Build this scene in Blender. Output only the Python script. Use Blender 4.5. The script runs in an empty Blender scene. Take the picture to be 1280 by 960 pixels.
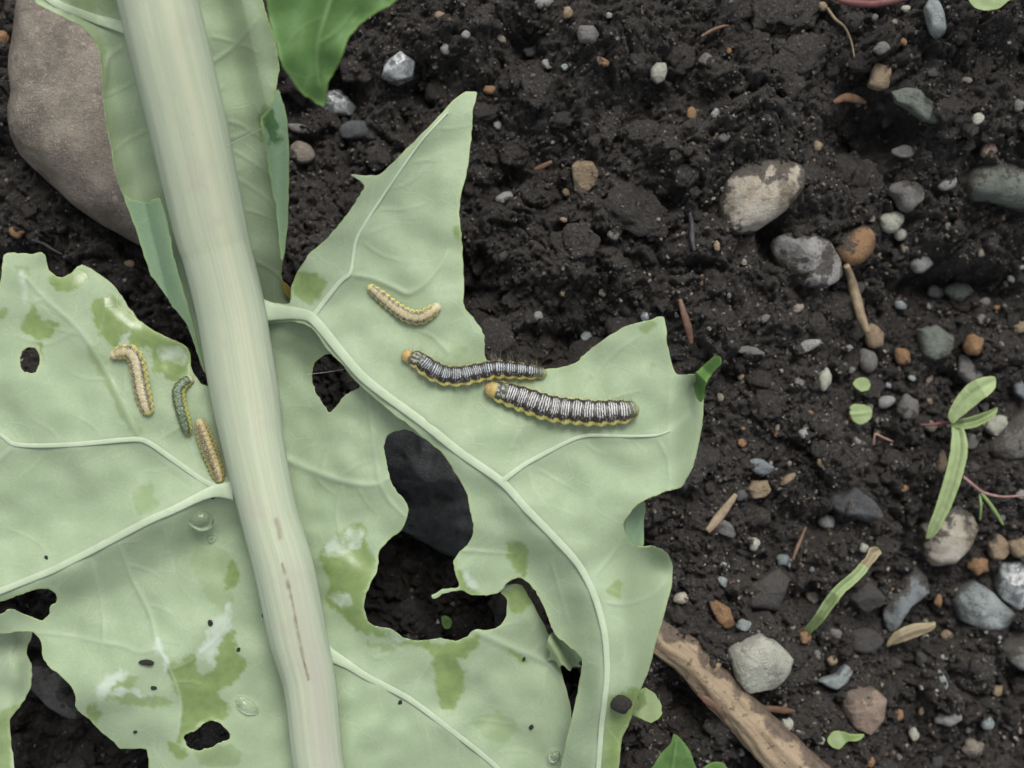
import bpy, math, random
import numpy as np
from mathutils import Vector
# ---------------------------------------------------------------- camera, sky, sun (1 unit = 1 cm)
S = bpy.context.scene
COL = S.collection
S.unit_settings.scale_length = 0.01
CAMZ, FOC, K = 19.0, 16.0, 0.009          # camera height over the soil datum, distance to the leaf plane, cm per photo pixel there
cd = bpy.data.cameras.new("camera"); cam = bpy.data.objects.new("camera", cd); COL.objects.link(cam)
cam.location = (0, 0, CAMZ); cam.rotation_euler = (0, 0, 0)
cd.lens = 50; cd.sensor_width = 36; cd.clip_start = 0.1; cd.clip_end = 500
cd.dof.use_dof = True; cd.dof.focus_distance = 16.95; cd.dof.aperture_fstop = 0.33
S.camera = cam
SUN_EL, SUN_AZ = 52.0, 15.0                # azimuth clockwise from image-up
W = bpy.data.worlds.new("World"); S.world = W; W.use_nodes = True
wn, wl = W.node_tree.nodes, W.node_tree.links
sky = wn.new("ShaderNodeTexSky"); sky.sky_type = 'NISHITA'; sky.sun_disc = False
sky.sun_elevation = math.radians(SUN_EL); sky.sun_rotation = math.radians(SUN_AZ)
sky.air_density = 1.0; sky.dust_density = 3.0
hs = wn.new("ShaderNodeHueSaturation"); hs.inputs["Saturation"].default_value = 0.25
wl.new(sky.outputs[0], hs.inputs["Color"]); wl.new(hs.outputs[0], wn["Background"].inputs[0])
wn["Background"].inputs[1].default_value = 0.11
sd = bpy.data.lights.new("sun", 'SUN'); sun = bpy.data.objects.new("sun", sd); COL.objects.link(sun)
sd.energy = 1.5; sd.angle = math.radians(24); sd.color = (1.0, 0.97, 0.92)
_az, _el = math.radians(SUN_AZ), math.radians(SUN_EL)
_dir = Vector((math.sin(_az)*math.cos(_el), math.cos(_az)*math.cos(_el), math.sin(_el)))
sun.rotation_euler = _dir.to_track_quat('Z', 'Y').to_euler()
S.view_settings.view_transform = 'Standard'; S.view_settings.look = 'None'
S.view_settings.exposure = 0.62; S.view_settings.gamma = 1.0
S.render.engine = 'CYCLES'
rng = np.random.default_rng(7); random.seed(7)

# ---------------------------------------------------------------- helpers
def P(px, py, z):
    s = K*(CAMZ - z)/FOC
    return np.stack(np.broadcast_arrays((np.asarray(px, float)-640)*s, -(np.asarray(py, float)-480)*s, np.asarray(z, float)*1.0), -1)
def XY2PX(x, y, z):
    s = K*(CAMZ - z)/FOC
    return x/s+640, 480-y/s
def _h(i, j, seed):
    n = (i.astype(np.int64)*374761393 + j.astype(np.int64)*668265263 + seed*1442695041) & 0xffffffff
    n = ((n ^ (n >> 13))*1274126177) & 0xffffffff
    return ((n ^ (n >> 16)) & 0xffffff)/float(0x1000000)
def perlin(x, y, seed=0):
    xi, yi = np.floor(x), np.floor(y); xf, yf = x-xi, y-yi
    u, v = xf*xf*xf*(xf*(xf*6-15)+10), yf*yf*yf*(yf*(yf*6-15)+10)
    def g(a, b):
        t = _h(xi+a, yi+b, seed)*2*np.pi
        return np.cos(t)*(xf-a) + np.sin(t)*(yf-b)
    return ((g(0,0)*(1-u)+g(1,0)*u)*(1-v) + (g(0,1)*(1-u)+g(1,1)*u)*v)*1.5
def fbm(x, y, o=4, seed=0):
    r, a = 0, 1.0
    for k in range(o):
        r = r + a*perlin(x*2**k, y*2**k, seed+k*17); a *= .5
    return r
def worley(x, y, seed=0):
    xi, yi = np.floor(x), np.floor(y)
    f = np.full(x.shape, 9.0); idv = np.zeros(x.shape)
    for a in (-1, 0, 1):
        for b in (-1, 0, 1):
            px, py = xi+a+_h(xi+a, yi+b, seed), yi+b+_h(xi+a, yi+b, seed+5)
            d = (px-x)**2+(py-y)**2
            m = d < f; f = np.where(m, d, f); idv = np.where(m, _h(xi+a, yi+b, seed+9), idv)
    return np.sqrt(f), idv
def sstep(a, b, x):
    t = np.clip((x-a)/(b-a), 0, 1); return t*t*(3-2*t)
def smooth_poly(pts, closed=True, per=6):
    p = np.array(pts, float); n = len(p); out = []
    for i in range(n if closed else n-1):
        if closed: a, b, c, d = p[i-1], p[i], p[(i+1) % n], p[(i+2) % n]
        else: a, b, c, d = p[max(i-1,0)], p[i], p[i+1], p[min(i+2,n-1)]
        for t in np.arange(per)/per:
            m1, m2 = (c-a)*.42, (d-b)*.42
            out.append((2*t**3-3*t**2+1)*b + (t**3-2*t**2+t)*m1 + (-2*t**3+3*t**2)*c + (t**3-t**2)*m2)
    if not closed: out.append(p[-1])
    return np.array(out)
def inpoly(x, y, poly):
    r = np.zeros(x.shape, bool); n = len(poly)
    for i in range(n):
        (x1, y1), (x2, y2) = poly[i], poly[(i+1) % n]
        if y1 == y2: continue
        r ^= ((y1 > y) != (y2 > y)) & (x < (x2-x1)*(y-y1)/(y2-y1)+x1)
    return r
def nearest(x, y, poly, closed=True):
    """distance to a polyline, nearest point, length parameter 0..1, signed side"""
    n = len(poly); best = np.full(x.shape, 1e9); bx = np.zeros(x.shape); by = np.zeros(x.shape); bt = np.zeros(x.shape); sg = np.ones(x.shape)
    m = n if closed else n-1
    for i in range(m):
        (x1, y1), (x2, y2) = poly[i], poly[(i+1) % n]
        dx, dy = x2-x1, y2-y1; L = dx*dx+dy*dy+1e-9
        t = np.clip(((x-x1)*dx+(y-y1)*dy)/L, 0, 1); qx, qy = x1+t*dx, y1+t*dy
        d = (x-qx)**2+(y-qy)**2; k = d < best
        best = np.where(k, d, best); bx = np.where(k, qx, bx); by = np.where(k, qy, by); bt = np.where(k, (i+t)/m, bt)
        sg = np.where(k, np.sign(dx*(y-y1)-dy*(x-x1)), sg)
    return np.sqrt(best), bx, by, bt, sg
def mesh_np(name, verts, faces, mats, attrs=None, cols=None, smooth=True, uv=None, sharp=None):
    """verts (n,3); faces: list of int arrays (m,3) or (m,4)"""
    me = bpy.data.meshes.new(name); verts = np.asarray(verts, np.float32)
    if not isinstance(faces, list): faces = [faces]
    me.vertices.add(len(verts)); me.vertices.foreach_set("co", verts.ravel())
    idx = np.concatenate([np.asarray(f, np.int32).ravel() for f in faces])
    tot = np.concatenate([np.full(len(f), np.asarray(f).shape[1], np.int32) for f in faces])
    st = np.concatenate([[0], np.cumsum(tot)[:-1]]).astype(np.int32)
    me.loops.add(len(idx)); me.loops.foreach_set("vertex_index", idx)
    me.polygons.add(len(tot)); me.polygons.foreach_set("loop_start", st); me.polygons.foreach_set("loop_total", tot)
    me.polygons.foreach_set("use_smooth", np.full(len(tot), smooth))
    for k, v in (attrs or {}).items():
        a = me.attributes.new(k, 'FLOAT', 'POINT'); a.data.foreach_set("value", np.asarray(v, np.float32))
    if cols is not None:
        a = me.attributes.new("pattern", 'FLOAT_COLOR', 'POINT')
        c = np.ones((len(verts), 4), np.float32); c[:, :3] = cols; a.data.foreach_set("color", c.ravel())
    if uv is not None:
        l = me.uv_layers.new(name="UVMap"); l.data.foreach_set("uv", np.asarray(uv, np.float32)[idx].ravel())
    me.update(calc_edges=True); me.validate()
    if sharp: me.set_sharp_from_angle(angle=math.radians(sharp))
    for m in (mats if isinstance(mats, list) else [mats]): me.materials.append(m)
    return me
def obj(name, me, parent=None, kind=None, label=None, cat=None, group=None, loc=None):
    o = bpy.data.objects.new(name, me); COL.objects.link(o)
    if parent is not None:
        o.parent = parent
        if parent.type == 'EMPTY' or True: o.matrix_parent_inverse = parent.matrix_world.inverted() if False else o.matrix_parent_inverse
    if loc is not None: o.location = loc
    tag(o, label, cat, group, kind); return o
def tag(o, label=None, cat=None, group=None, kind=None):
    for k, v in (("label", label), ("category", cat), ("group", group), ("kind", kind)):
        if v: o[k] = v
def empty(name, label, cat, group=None):
    o = bpy.data.objects.new(name, None); COL.objects.link(o); o.empty_display_size = .3
    tag(o, label, cat, group); return o
def recenter(me):
    """move a mesh so its origin lies at its base centre; returns that point"""
    n = len(me.vertices); v = np.empty(n*3, np.float32); me.vertices.foreach_get("co", v); v = v.reshape(-1, 3)
    c = np.array([(v[:,0].min()+v[:,0].max())/2, (v[:,1].min()+v[:,1].max())/2, v[:,2].min()])
    me.vertices.foreach_set("co", (v-c).astype(np.float32).ravel()); me.update(); return c
# ---------------------------------------------------------------- material helpers
class NT:
    def __init__(s, name, rough=.6, spec=.5):
        s.m = bpy.data.materials.new(name); s.m.use_nodes = True
        s.n, s.l = s.m.node_tree.nodes, s.m.node_tree.links
        s.b = s.n["Principled BSDF"]; s.out = s.n["Material Output"]
        s.b.inputs["Roughness"].default_value = rough; s.b.inputs["Specular IOR Level"].default_value = spec
        s.tc = s.n.new("ShaderNodeTexCoord")
    def put(s, sock, v):
        if hasattr(v, "is_linked") or hasattr(v, "links"): s.l.new(v, sock)
        elif isinstance(v, (tuple, list)) and len(v) == 3 and sock.type == 'RGBA': sock.default_value = (*v, 1)
        else: sock.default_value = v
    def noise(s, scale, detail=4, rough=.55, vec=None, dist=0.0):
        t = s.n.new("ShaderNodeTexNoise"); t.inputs["Scale"].default_value = scale; t.inputs["Detail"].default_value = detail
        t.inputs["Roughness"].default_value = rough; t.inputs["Distortion"].default_value = dist
        s.l.new(vec or s.tc.outputs["Object"], t.inputs["Vector"]); return t.outputs["Fac"]
    def voro(s, scale, feature='F1', out="Distance", vec=None):
        t = s.n.new("ShaderNodeTexVoronoi"); t.feature = feature; t.inputs["Scale"].default_value = scale
        s.l.new(vec or s.tc.outputs["Object"], t.inputs["Vector"]); return t.outputs[out]
    def ramp(s, f, a, b, va=0.0, vb=1.0):
        t = s.n.new("ShaderNodeMapRange"); t.interpolation_type = 'SMOOTHSTEP'
        for k, v in zip(("From Min", "From Max", "To Min", "To Max"), (a, b, va, vb)): t.inputs[k].default_value = v
        s.l.new(f, t.inputs["Value"]); return t.outputs["Result"]
    def mix(s, f, a, b, mode='MIX'):
        t = s.n.new("ShaderNodeMix"); t.data_type = 'RGBA'; t.blend_type = mode
        s.put(t.inputs["Factor"], f); s.put(t.inputs[6], a); s.put(t.inputs[7], b); return t.outputs[2]
    def math(s, op, a, b=0.0):
        t = s.n.new("ShaderNodeMath"); t.operation = op; s.put(t.inputs[0], a); s.put(t.inputs[1], b); return t.outputs[0]
    def attr(s, name, out="Fac"):
        t = s.n.new("ShaderNodeAttribute"); t.attribute_name = name; return t.outputs[out]
    def mapped(s, sc, src="Object"):
        t = s.n.new("ShaderNodeMapping"); t.inputs["Scale"].default_value = sc; s.l.new(s.tc.outputs[src], t.inputs["Vector"]); return t.outputs[0]
    def bump(s, h, strength=.3, dist=.02):
        t = s.n.new("ShaderNodeBump"); t.inputs["Strength"].default_value = strength; t.inputs["Distance"].default_value = dist
        s.l.new(h, t.inputs["Height"]); s.l.new(t.outputs[0], s.b.inputs["Normal"]); return t
    def color(s, c): s.put(s.b.inputs["Base Color"], c)
    def rough(s, r): s.put(s.b.inputs["Roughness"], r)
def leaf_material(name, base, base2, wet_shadec, veinc, film_glarec, translucency=.12, netcol=None):
    t = NT(name, .55, .35)
    n1 = t.noise(1.3, 4); n2 = t.noise(14, 5, .65); n3 = t.noise(70, 3, .6)
    c = t.mix(t.ramp(n1, .2, .8), base, base2)
    c = t.mix(t.math('MULTIPLY', t.ramp(n2, .35, .75), .30), c, tuple(x*.88 for x in base2))
    c = t.mix(t.math('MULTIPLY', t.ramp(n3, .50, .66), .42), c, tuple(min(1, x*1.22) for x in base))
    warp = t.n.new("ShaderNodeMix"); warp.data_type = 'VECTOR'; warp.inputs["Factor"].default_value = .12
    nv = t.n.new("ShaderNodeTexNoise"); nv.inputs["Scale"].default_value = 2.0; t.l.new(t.tc.outputs["Object"], nv.inputs["Vector"])
    t.l.new(t.tc.outputs["Object"], warp.inputs[4]); t.l.new(nv.outputs["Color"], warp.inputs[5])
    net = t.voro(2.6, 'DISTANCE_TO_EDGE', vec=warp.outputs[1]); net2 = t.voro(8, 'DISTANCE_TO_EDGE', vec=warp.outputs[1])
    nm = t.math('MULTIPLY', t.ramp(net, .0, .03, 1, 0), .30)
    nm2 = t.math('MULTIPLY', t.ramp(net2, .0, .06, 1, 0), .07)
    fine = t.math('MULTIPLY', t.math('MAXIMUM', nm, nm2), t.ramp(t.noise(1.7, 2), .40, .62))
    c = t.mix(fine, c, veinc)
    wet = t.attr("wet"); vein = t.attr("vein"); film = t.attr("film"); rim = t.attr("rim")  # wet also carries painted shade, film also painted glare
    wc = t.mix(t.ramp(t.noise(9, 4), .3, .75), wet_shadec, tuple(x*.78 for x in wet_shadec))
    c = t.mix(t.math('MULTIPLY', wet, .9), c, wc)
    c = t.mix(t.math('MULTIPLY', vein, t.ramp(t.noise(3, 3), .2, .7, .55, .95)), c, veinc)
    c = t.mix(t.math('MULTIPLY', t.math('MULTIPLY', rim, t.ramp(t.noise(4, 3), .3, .65, .25, 1)), .6), c, tuple(a*b for a, b in zip(veinc, (.95, 1.0, .62))))
    c = t.mix(t.math('MULTIPLY', film, t.ramp(t.noise(6, 3), .3, .62, .30, .85)), c, film_glarec)
    sp = t.math('MULTIPLY', t.ramp(t.voro(7.5), .015, .035, 1, 0), t.ramp(t.noise(2.2, 1), .52, .6))
    c = t.mix(t.math('MULTIPLY', sp, .75), c, (.05, .06, .035))
    t.color(c)
    r = t.math('SUBTRACT', t.ramp(n2, .3, .7, .5, .66), t.math('MULTIPLY', wet, .36)); t.rough(r)
    h = t.math('ADD', t.math('MULTIPLY', n3, .5), t.math('ADD', n2, t.math('MULTIPLY', fine, 1.2)))
    h = t.math('MULTIPLY', h, t.ramp(wet, 0, 1, 1, .45)); t.bump(h, .22, .02)
    tr = t.n.new("ShaderNodeBsdfTranslucent"); t.l.new(c, tr.inputs[0])
    mx = t.n.new("ShaderNodeMixShader"); mx.inputs[0].default_value = translucency
    t.l.new(t.b.outputs[0], mx.inputs[1]); t.l.new(tr.outputs[0], mx.inputs[2]); t.l.new(mx.outputs[0], t.out.inputs[0])
    return t.m
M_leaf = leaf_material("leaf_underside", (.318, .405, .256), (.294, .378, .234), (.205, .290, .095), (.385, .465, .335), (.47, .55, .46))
M_leaf_top = leaf_material("leaf_upper_face", (.11, .22, .065), (.08, .17, .045), (.06, .13, .03), (.22, .34, .14), (.3, .4, .3), .25)
M_flap = leaf_material("leaf_fold_bluish", (.235, .345, .212), (.20, .305, .182), (.06, .15, .05), (.34, .46, .28), (.4, .5, .4), .15)
M_seed = leaf_material("seedling_green", (.33, .415, .215), (.305, .385, .19), (.14, .21, .06), (.34, .46, .2), (.4, .5, .3), .25)

def stem_material():
    t = NT("midrib_skin", .5, .4)
    lv = t.mapped((1.2, 26, 1), "UV"); lv2 = t.mapped((4, 90, 1), "UV")
    s1 = t.noise(1.0, 4, .6, lv); s2 = t.noise(1.0, 3, .6, lv2); n = t.noise(2.5, 5); n2 = t.noise(30, 4, .65)
    c = t.mix(t.ramp(s1, .32, .68), (.375, .425, .295), (.45, .485, .345))
    c = t.mix(t.math('MULTIPLY', t.attr("stripe"), .5), c, (.45, .46, .32))
    c = t.mix(t.math('MULTIPLY', t.ramp(s2, .42, .66), .32), c, (.325, .375, .265))
    c = t.mix(t.math('MULTIPLY', t.ramp(n, .50, .70), .45), c, (.39, .365, .295))
    c = t.mix(t.math('MULTIPLY', t.ramp(t.noise(9, 5, .7, t.mapped((1, .45, 1))), .55, .72), .35), c, (.34, .37, .275))
    c = t.mix(t.math('MULTIPLY', t.attr("tinge"), .8), c, (.35, .345, .285))
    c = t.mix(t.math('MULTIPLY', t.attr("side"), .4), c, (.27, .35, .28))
    c = t.mix(t.math('MULTIPLY', t.ramp(n2, .6, .8), .25), c, (.58, .6, .5))
    sp = t.math('MULTIPLY', t.ramp(t.voro(5), .012, .03, 1, 0), t.ramp(t.noise(3, 1), .5, .55))
    c = t.mix(t.math('MULTIPLY', sp, .8), c, (.06, .05, .03))
    c = t.mix(t.attr("crack"), c, t.mix(n2, (.05, .03, .012), (.20, .13, .055))); t.color(c)
    h = t.math('ADD', t.math('MULTIPLY', s2, .7), t.math('ADD', s1, t.math('MULTIPLY', n2, .4))); t.bump(h, .3, .025)
    return t.m
M_stem = stem_material()
def vein_material():
    t = NT("vein_skin", .5, .35); n = t.noise(6, 4); n2 = t.noise(40, 3)
    c = t.mix(t.ramp(n, .3, .7), (.365, .45, .305), (.415, .49, .35))
    c = t.mix(t.math('MULTIPLY', t.ramp(n2, .5, .75), .3), c, (.325, .40, .265)); t.color(c); t.bump(n2, .15, .02); return t.m
M_vein = vein_material()

# ---------------------------------------------------------------- soil
def soil_px(px, py):
    """height of the soil's large shapes and crumbs by photo position (at the datum)"""
    s = K*CAMZ/FOC
    return soil((np.asarray(px, float)-640)*s, -(np.asarray(py, float)-480)*s)
PITS = [(590,365,38,50,-.9),(1225,346,75,24,-.9),(1085,165,38,48,-.8),(885,128,40,22,-.4),(525,108,22,30,-.5),(800,135,36,30,-.4),
        (655,62,26,20,-.35),(1130,160,30,25,-.5),(640,225,24,14,-.4),(830,258,20,14,-.4),(915,470,30,20,-.4),(1080,560,60,18,-.3),
        (960,300,14,40,-.4),(1180,385,40,24,-.3),(1000,760,60,14,-.4),(850,900,40,50,-.8),(200,270,40,50,-.5),(430,110,30,40,-.4),
        (720,430,60,26,-.45),(1050,665,22,16,-.4),(940,30,20,14,-.4),(540,650,120,120,-.5),(80,900,80,60,-.4)]
LUMPS = [(700,120,70,50,.35),(660,330,70,40,.45),(980,190,80,50,.4),(760,300,70,50,.35),(930,120,50,40,.3),(1050,60,60,40,.2),(560,40,60,40,.25),
         (1190,140,70,50,.25),(840,200,60,40,.3),(880,420,60,60,.2),(1000,420,60,40,.15),(1120,860,60,50,.2),(960,600,60,40,.15),(780,50,60,40,.3)]
def soil_macro(x, y):
    px, py = XY2PX(x, y, 0)
    z = .38*perlin(x*.28+3, y*.28, 41) + .22*perlin(x*.75, y*.75, 43)
    z = z - 1.7*sstep(840, 1260, px)*sstep(60, 480, py) - .25*sstep(560, 300, px)
    for cx, cy, rx, ry, a in PITS+LUMPS:
        d = ((px-cx)/rx)**2+((py-cy)/ry)**2
        z = z + a*np.exp(-d)
    far = np.maximum(np.abs(x)-9, np.abs(y)-7); return z
def soil(x, y):
    wx = x + .12*fbm(x*1.6, y*1.6, 3, 3); wy = y + .12*fbm(x*1.6, y*1.6, 3, 11)
    z = soil_macro(x, y)
    for i, (r, a) in enumerate(((1.05, .40), (.48, .34), (.23, .17), (.11, .10), (.055, .055))):
        f, idv = worley(wx/r, wy/r, 100+i*31)
        m = .25+.75*sstep(-.3, .35, perlin(x/(r*2.6), y/(r*2.6), 60+i))
        z = z + a*np.clip(1-1.5*f**2.2, -.6, 1)*m*(.35+1.0*idv)
        wx = wx + .40*r*perlin(x/r*1.5, y/r*1.5, 70+i); wy = wy + .40*r*perlin(x/r*1.5, y/r*1.5, 80+i)
    b = 0; am = .12
    for k in range(5):
        b = b + am*(np.abs(perlin(x*3.1*2**k, y*3.1*2**k, 120+k))-.3); am *= .62
    return z - .18 + b + .045*fbm(x*13, y*13, 3, 91)
def axis(lim, n, far):
    a = np.linspace(-lim, lim, n); st = a[1]-a[0]; o = []; v = lim
    while v < far: st *= 1.25; v += st; o.append(v)
    o = np.array(o); return np.concatenate([-o[::-1], a, o])
def soil_material():
    t = NT("damp_soil", .6, .55)
    n1 = t.noise(.9, 4); n2 = t.noise(7, 6, .7); n3 = t.noise(42, 4, .75); n5 = t.noise(17, 4, .7)
    c = t.mix(t.ramp(n1, .35, .68), (.044, .0385, .0335), (.066, .0585, .051))
    c = t.mix(t.math('MULTIPLY', t.ramp(n2, .45, .75), .6), c, (.098, .084, .070))
    c = t.mix(t.math('MULTIPLY', t.ramp(n5, .5, .68), .55), c, (.115, .10, .084))
    c = t.mix(t.math('MULTIPLY', t.ramp(n3, .34, .55, 1, 0), .75), c, (.017, .0145, .012))
    gv = t.voro(26, out="Color"); gd = t.voro(26)
    sep = t.n.new("ShaderNodeSeparateColor"); t.l.new(gv, sep.inputs[0])
    g = t.math('MULTIPLY', t.ramp(sep.outputs[0], .86, .88), t.ramp(gd, .18, .32, 1, 0))
    c = t.mix(t.math('MULTIPLY', g, .5), c, t.mix(sep.outputs[1], (.18, .15, .12), (.10, .10, .10)))
    gv2 = t.voro(60, out="Color"); sep2 = t.n.new("ShaderNodeSeparateColor"); t.l.new(gv2, sep2.inputs[0])
    g2 = t.math('MULTIPLY', t.ramp(sep2.outputs[0], .94, .95), .55)
    c = t.mix(t.math('MULTIPLY', g2, t.ramp(n1, .42, .6, .15, 1)), c, t.mix(sep2.outputs[1], (.40, .37, .33), (.13, .125, .12))); t.color(c)
    t.rough(t.ramp(n3, .35, .65, .36, .8))
    t.bump(t.math('ADD', t.math('ADD', t.math('MULTIPLY', n5, 1.0), t.math('MULTIPLY', n3, .9)), t.math('ADD', n2, t.math('MULTIPLY', t.noise(110, 2), .5))), 1.0, .07)
    return t.m
M_soil = soil_material()
def build_soil():
    ax, ay = axis(7.6, 715, 120), axis(5.8, 550, 120)
    X, Y = np.meshgrid(ax, ay); Z = soil(X, Y)
    X2 = X + .03*fbm(X*4, Y*4, 2, 7); Y2 = Y + .03*fbm(X*4+9, Y*4, 2, 8)
    V = np.stack([X2, Y2, Z], -1).reshape(-1, 3); ny, nx = X.shape
    I = np.arange(nx*ny).reshape(ny, nx)
    F = np.stack([I[:-1,:-1], I[:-1,1:], I[1:,1:], I[1:,:-1]], -1).reshape(-1, 4)
    obj("ground", mesh_np("ground", V, F, M_soil), kind='structure')
build_soil()
def soil_at(px, py):
    """point on the soil seen at a photo position"""
    z = np.zeros(np.shape(px))
    for _ in range(5):
        q = P(px, py, z); z = .5*z + .5*(soil_macro(q[...,0], q[...,1])+.16)
    return P(px, py, z)

def ico(sub): # unit ball
    import bmesh
    bm = bmesh.new(); bmesh.ops.create_icosphere(bm, subdivisions=sub, radius=1)
    v = np.array([q.co[:] for q in bm.verts]); f = np.array([[q.index for q in p.verts] for p in bm.faces]); bm.free(); return v, f
ICO1, ICO2 = ico(1), ico(2)
def scatter_mass(name, n, sizes, mat, where, seed, ic, label, zoff=.35, flat=.75, colfn=None, rough=.25, extra=None):
    r = np.random.default_rng(seed); v0, f0 = ic; nv = len(v0)
    px, py = where(r, n); n = len(px); q = P(px, py, np.zeros(n)); z = soil(q[:,0], q[:,1])
    q = P(px, py, z); q[:,2] = soil(q[:,0], q[:,1])
    if extra is not None: q = np.vstack([q, extra[r.choice(len(extra), min(len(extra), n//3), replace=False)]]); n = len(q)
    s = sizes(r, n)
    A = r.normal(size=(n,3,3)); Q = np.linalg.qr(A)[0]
    vv = v0[None]*(1+rough*r.normal(size=(n,nv,1))*.5)*(1-.35*r.random((n,1,3)))
    vv = vv*(1+.30*np.sin(np.einsum('vk,nk->nv', v0, r.normal(size=(n,3))*2.6)+r.uniform(0,6.3,(n,1)))[...,None])
    vv = np.einsum('nij,nkj->nki', Q, vv)*s[:,None,None]; vv[:,:,2] *= flat
    vv = vv + q[:,None,:]; vv[:,:,2] += (s*zoff*flat)[:,None]
    F = (f0[None]+(np.arange(n)*nv)[:,None,None]).reshape(-1,3)
    cols = None
    if colfn is not None: cols = np.repeat(colfn(r, n), nv, 0)
    o = obj(name, mesh_np(name, vv.reshape(-1,3), F, mat, cols=cols, smooth=(ic is ICO2)), kind='stuff', label=label)
    return o
def everywhere(r, n): return r.uniform(-60, 1340, n), r.uniform(-60, 1020, n)
scatter_mass("soil_crumbs", 1500, lambda r, n: .035+.10*r.random(n)**3.0, M_soil, everywhere, 5, ICO2, "loose dark crumbs of damp soil over the bed", .0, .8, rough=.35)
def grit_material():
    t = NT("grit", .55, .5); c = t.attr("pattern", "Color"); n = t.noise(30, 4)
    t.color(t.mix(t.ramp(n, .35, .7), c, t.mix(1.0, c, (.55, .5, .45), 'MULTIPLY'))); t.bump(n, .3, .02); return t.m
M_grit = grit_material()
PAL = np.array([(.30,.27,.22),(.20,.18,.155),(.14,.13,.12),(.36,.35,.33),(.24,.16,.09),(.17,.19,.19),(.42,.39,.34),(.10,.09,.08),(.16,.12,.09)])
def gcol(r, n): return PAL[r.choice(len(PAL), n, p=[.13,.17,.2,.07,.08,.09,.04,.12,.10])]*r.uniform(.5, 1.0, (n,1))
def right_heavy(r, n):
    px = np.concatenate([r.uniform(-60, 1340, n//3), 1340-620*r.random(n-n//3)**1.2]); py = np.concatenate([r.uniform(-60, 1020, n//3), 1020-820*r.random(n-n//3)**1.25]); return px, py
scatter_mass("fine_grit", 3900, lambda r, n: .008+.036*r.random(n)**2.6, M_grit, right_heavy, 8, ICO1, "fine mineral grit mixed into the soil", .45, .8, gcol)

# ---------------------------------------------------------------- stones
_sm = {}
def stone_mat(key, c1, c2, rough=.6, speck=(.5,.48,.44), sa=.3, dirt=.45, scale=3.0, spec=.4):
    if key in _sm: return _sm[key]
    t = NT("stone_"+key, rough, spec)
    n1 = t.noise(scale, 5, .6); n2 = t.noise(scale*6, 5, .7); n3 = t.noise(1.6, 4, .65)
    c = t.mix(t.ramp(n1, .35, .66), c1, c2)
    c = t.mix(t.math('MULTIPLY', t.ramp(n2, .53, .70), sa), c, speck)
    n4 = t.noise(38, 4, .75)
    c = t.mix(t.math('MULTIPLY', t.ramp(n4, .56, .70), sa), c, speck)
    c = t.mix(t.math('MULTIPLY', t.ramp(n4, .44, .32), .55), c, tuple(x*.4 for x in c2))
    c = t.mix(t.math('MULTIPLY', t.ramp(n2, .46, .30), .5), c, tuple(x*.5 for x in c2))
    soilc = t.mix(t.ramp(n4, .4, .65), (.036, .031, .027), (.085, .074, .062))
    c = t.mix(t.ramp(n2, .3, .7, .05, .30), c, soilc)
    c = t.mix(t.math('MULTIPLY', t.ramp(t.math('ADD', n3, t.math('MULTIPLY', n2, .35)), .62, .78), dirt), c, soilc)
    dd = t.ramp(t.math('ADD', t.attr('dirt'), t.math('MULTIPLY', t.math('SUBTRACT', t.math('ADD', n2, n3), 1.0), 1.7)), .30, .62)
    c = t.mix(t.math('MULTIPLY', dd, min(.88, dirt*2.6)), c, soilc); t.color(c)
    t.rough(t.ramp(n2, .3, .7, rough-.12, rough+.15))
    t.bump(t.math('ADD', t.math('ADD', n2, t.math('MULTIPLY', t.noise(40, 4, .7), .8)), t.math('MULTIPLY', n1, .6)), .7, .05); _sm[key] = t.m; return t.m
def glass_mat():
    t = NT("clear_quartz", .18, .5); n = t.noise(9, 4, dist=.6)
    t.color(t.mix(t.ramp(n, .4, .62), (.16, .18, .185), (.42, .44, .44))); t.b.inputs["Transmission Weight"].default_value = .35; t.b.inputs["IOR"].default_value = 1.5
    t.bump(n, .5, .05); return t.m
MATS = {
 'brown': stone_mat('brown', (.30,.262,.21), (.15,.128,.102), .42, (.48,.43,.36), .9, .25, 1.9),
 'white': stone_mat('white', (.46,.465,.385), (.38,.385,.315), .7, (.58,.57,.5), .3, .12, 2.2),
 'cream': stone_mat('cream', (.50,.47,.40), (.34,.27,.17), .42, (.60,.57,.5), .3, .75, 1.5),
 'grey': stone_mat('grey', (.19,.185,.175), (.13,.128,.12), .6, (.36,.35,.33), .4, .5, 3),
 'palegrey': stone_mat('palegrey', (.33,.33,.32), (.23,.23,.22), .6, (.48,.48,.46), .4, .35, 3),
 'darkgrey': stone_mat('darkgrey', (.06,.058,.056), (.04,.039,.038), .55, (.11,.108,.105), .3, .4, 3),
 'tan': stone_mat('tan', (.33,.25,.16), (.24,.175,.105), .6, (.42,.35,.26), .35, .3, 2.4),
 'orange': stone_mat('orange', (.33,.19,.09), (.22,.12,.055), .6, (.4,.28,.18), .3, .35, 2.6),
 'pink': stone_mat('pink', (.34,.255,.195), (.25,.18,.14), .6, (.42,.35,.29), .4, .2, 2.4),
 'green': stone_mat('green', (.17,.20,.165), (.12,.14,.12), .6, (.30,.31,.27), .4, .45, 2.4),
 'blue': stone_mat('blue', (.22,.25,.26), (.15,.175,.19), .5, (.42,.44,.44), .5, .35, 3),
 'bluewhite': stone_mat('bluewhite', (.34,.38,.37), (.22,.265,.27), .6, (.52,.54,.52), .5, .2, 4),
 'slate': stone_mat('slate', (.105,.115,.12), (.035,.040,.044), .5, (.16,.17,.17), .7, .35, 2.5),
 'quartz': glass_mat(),
}
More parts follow.
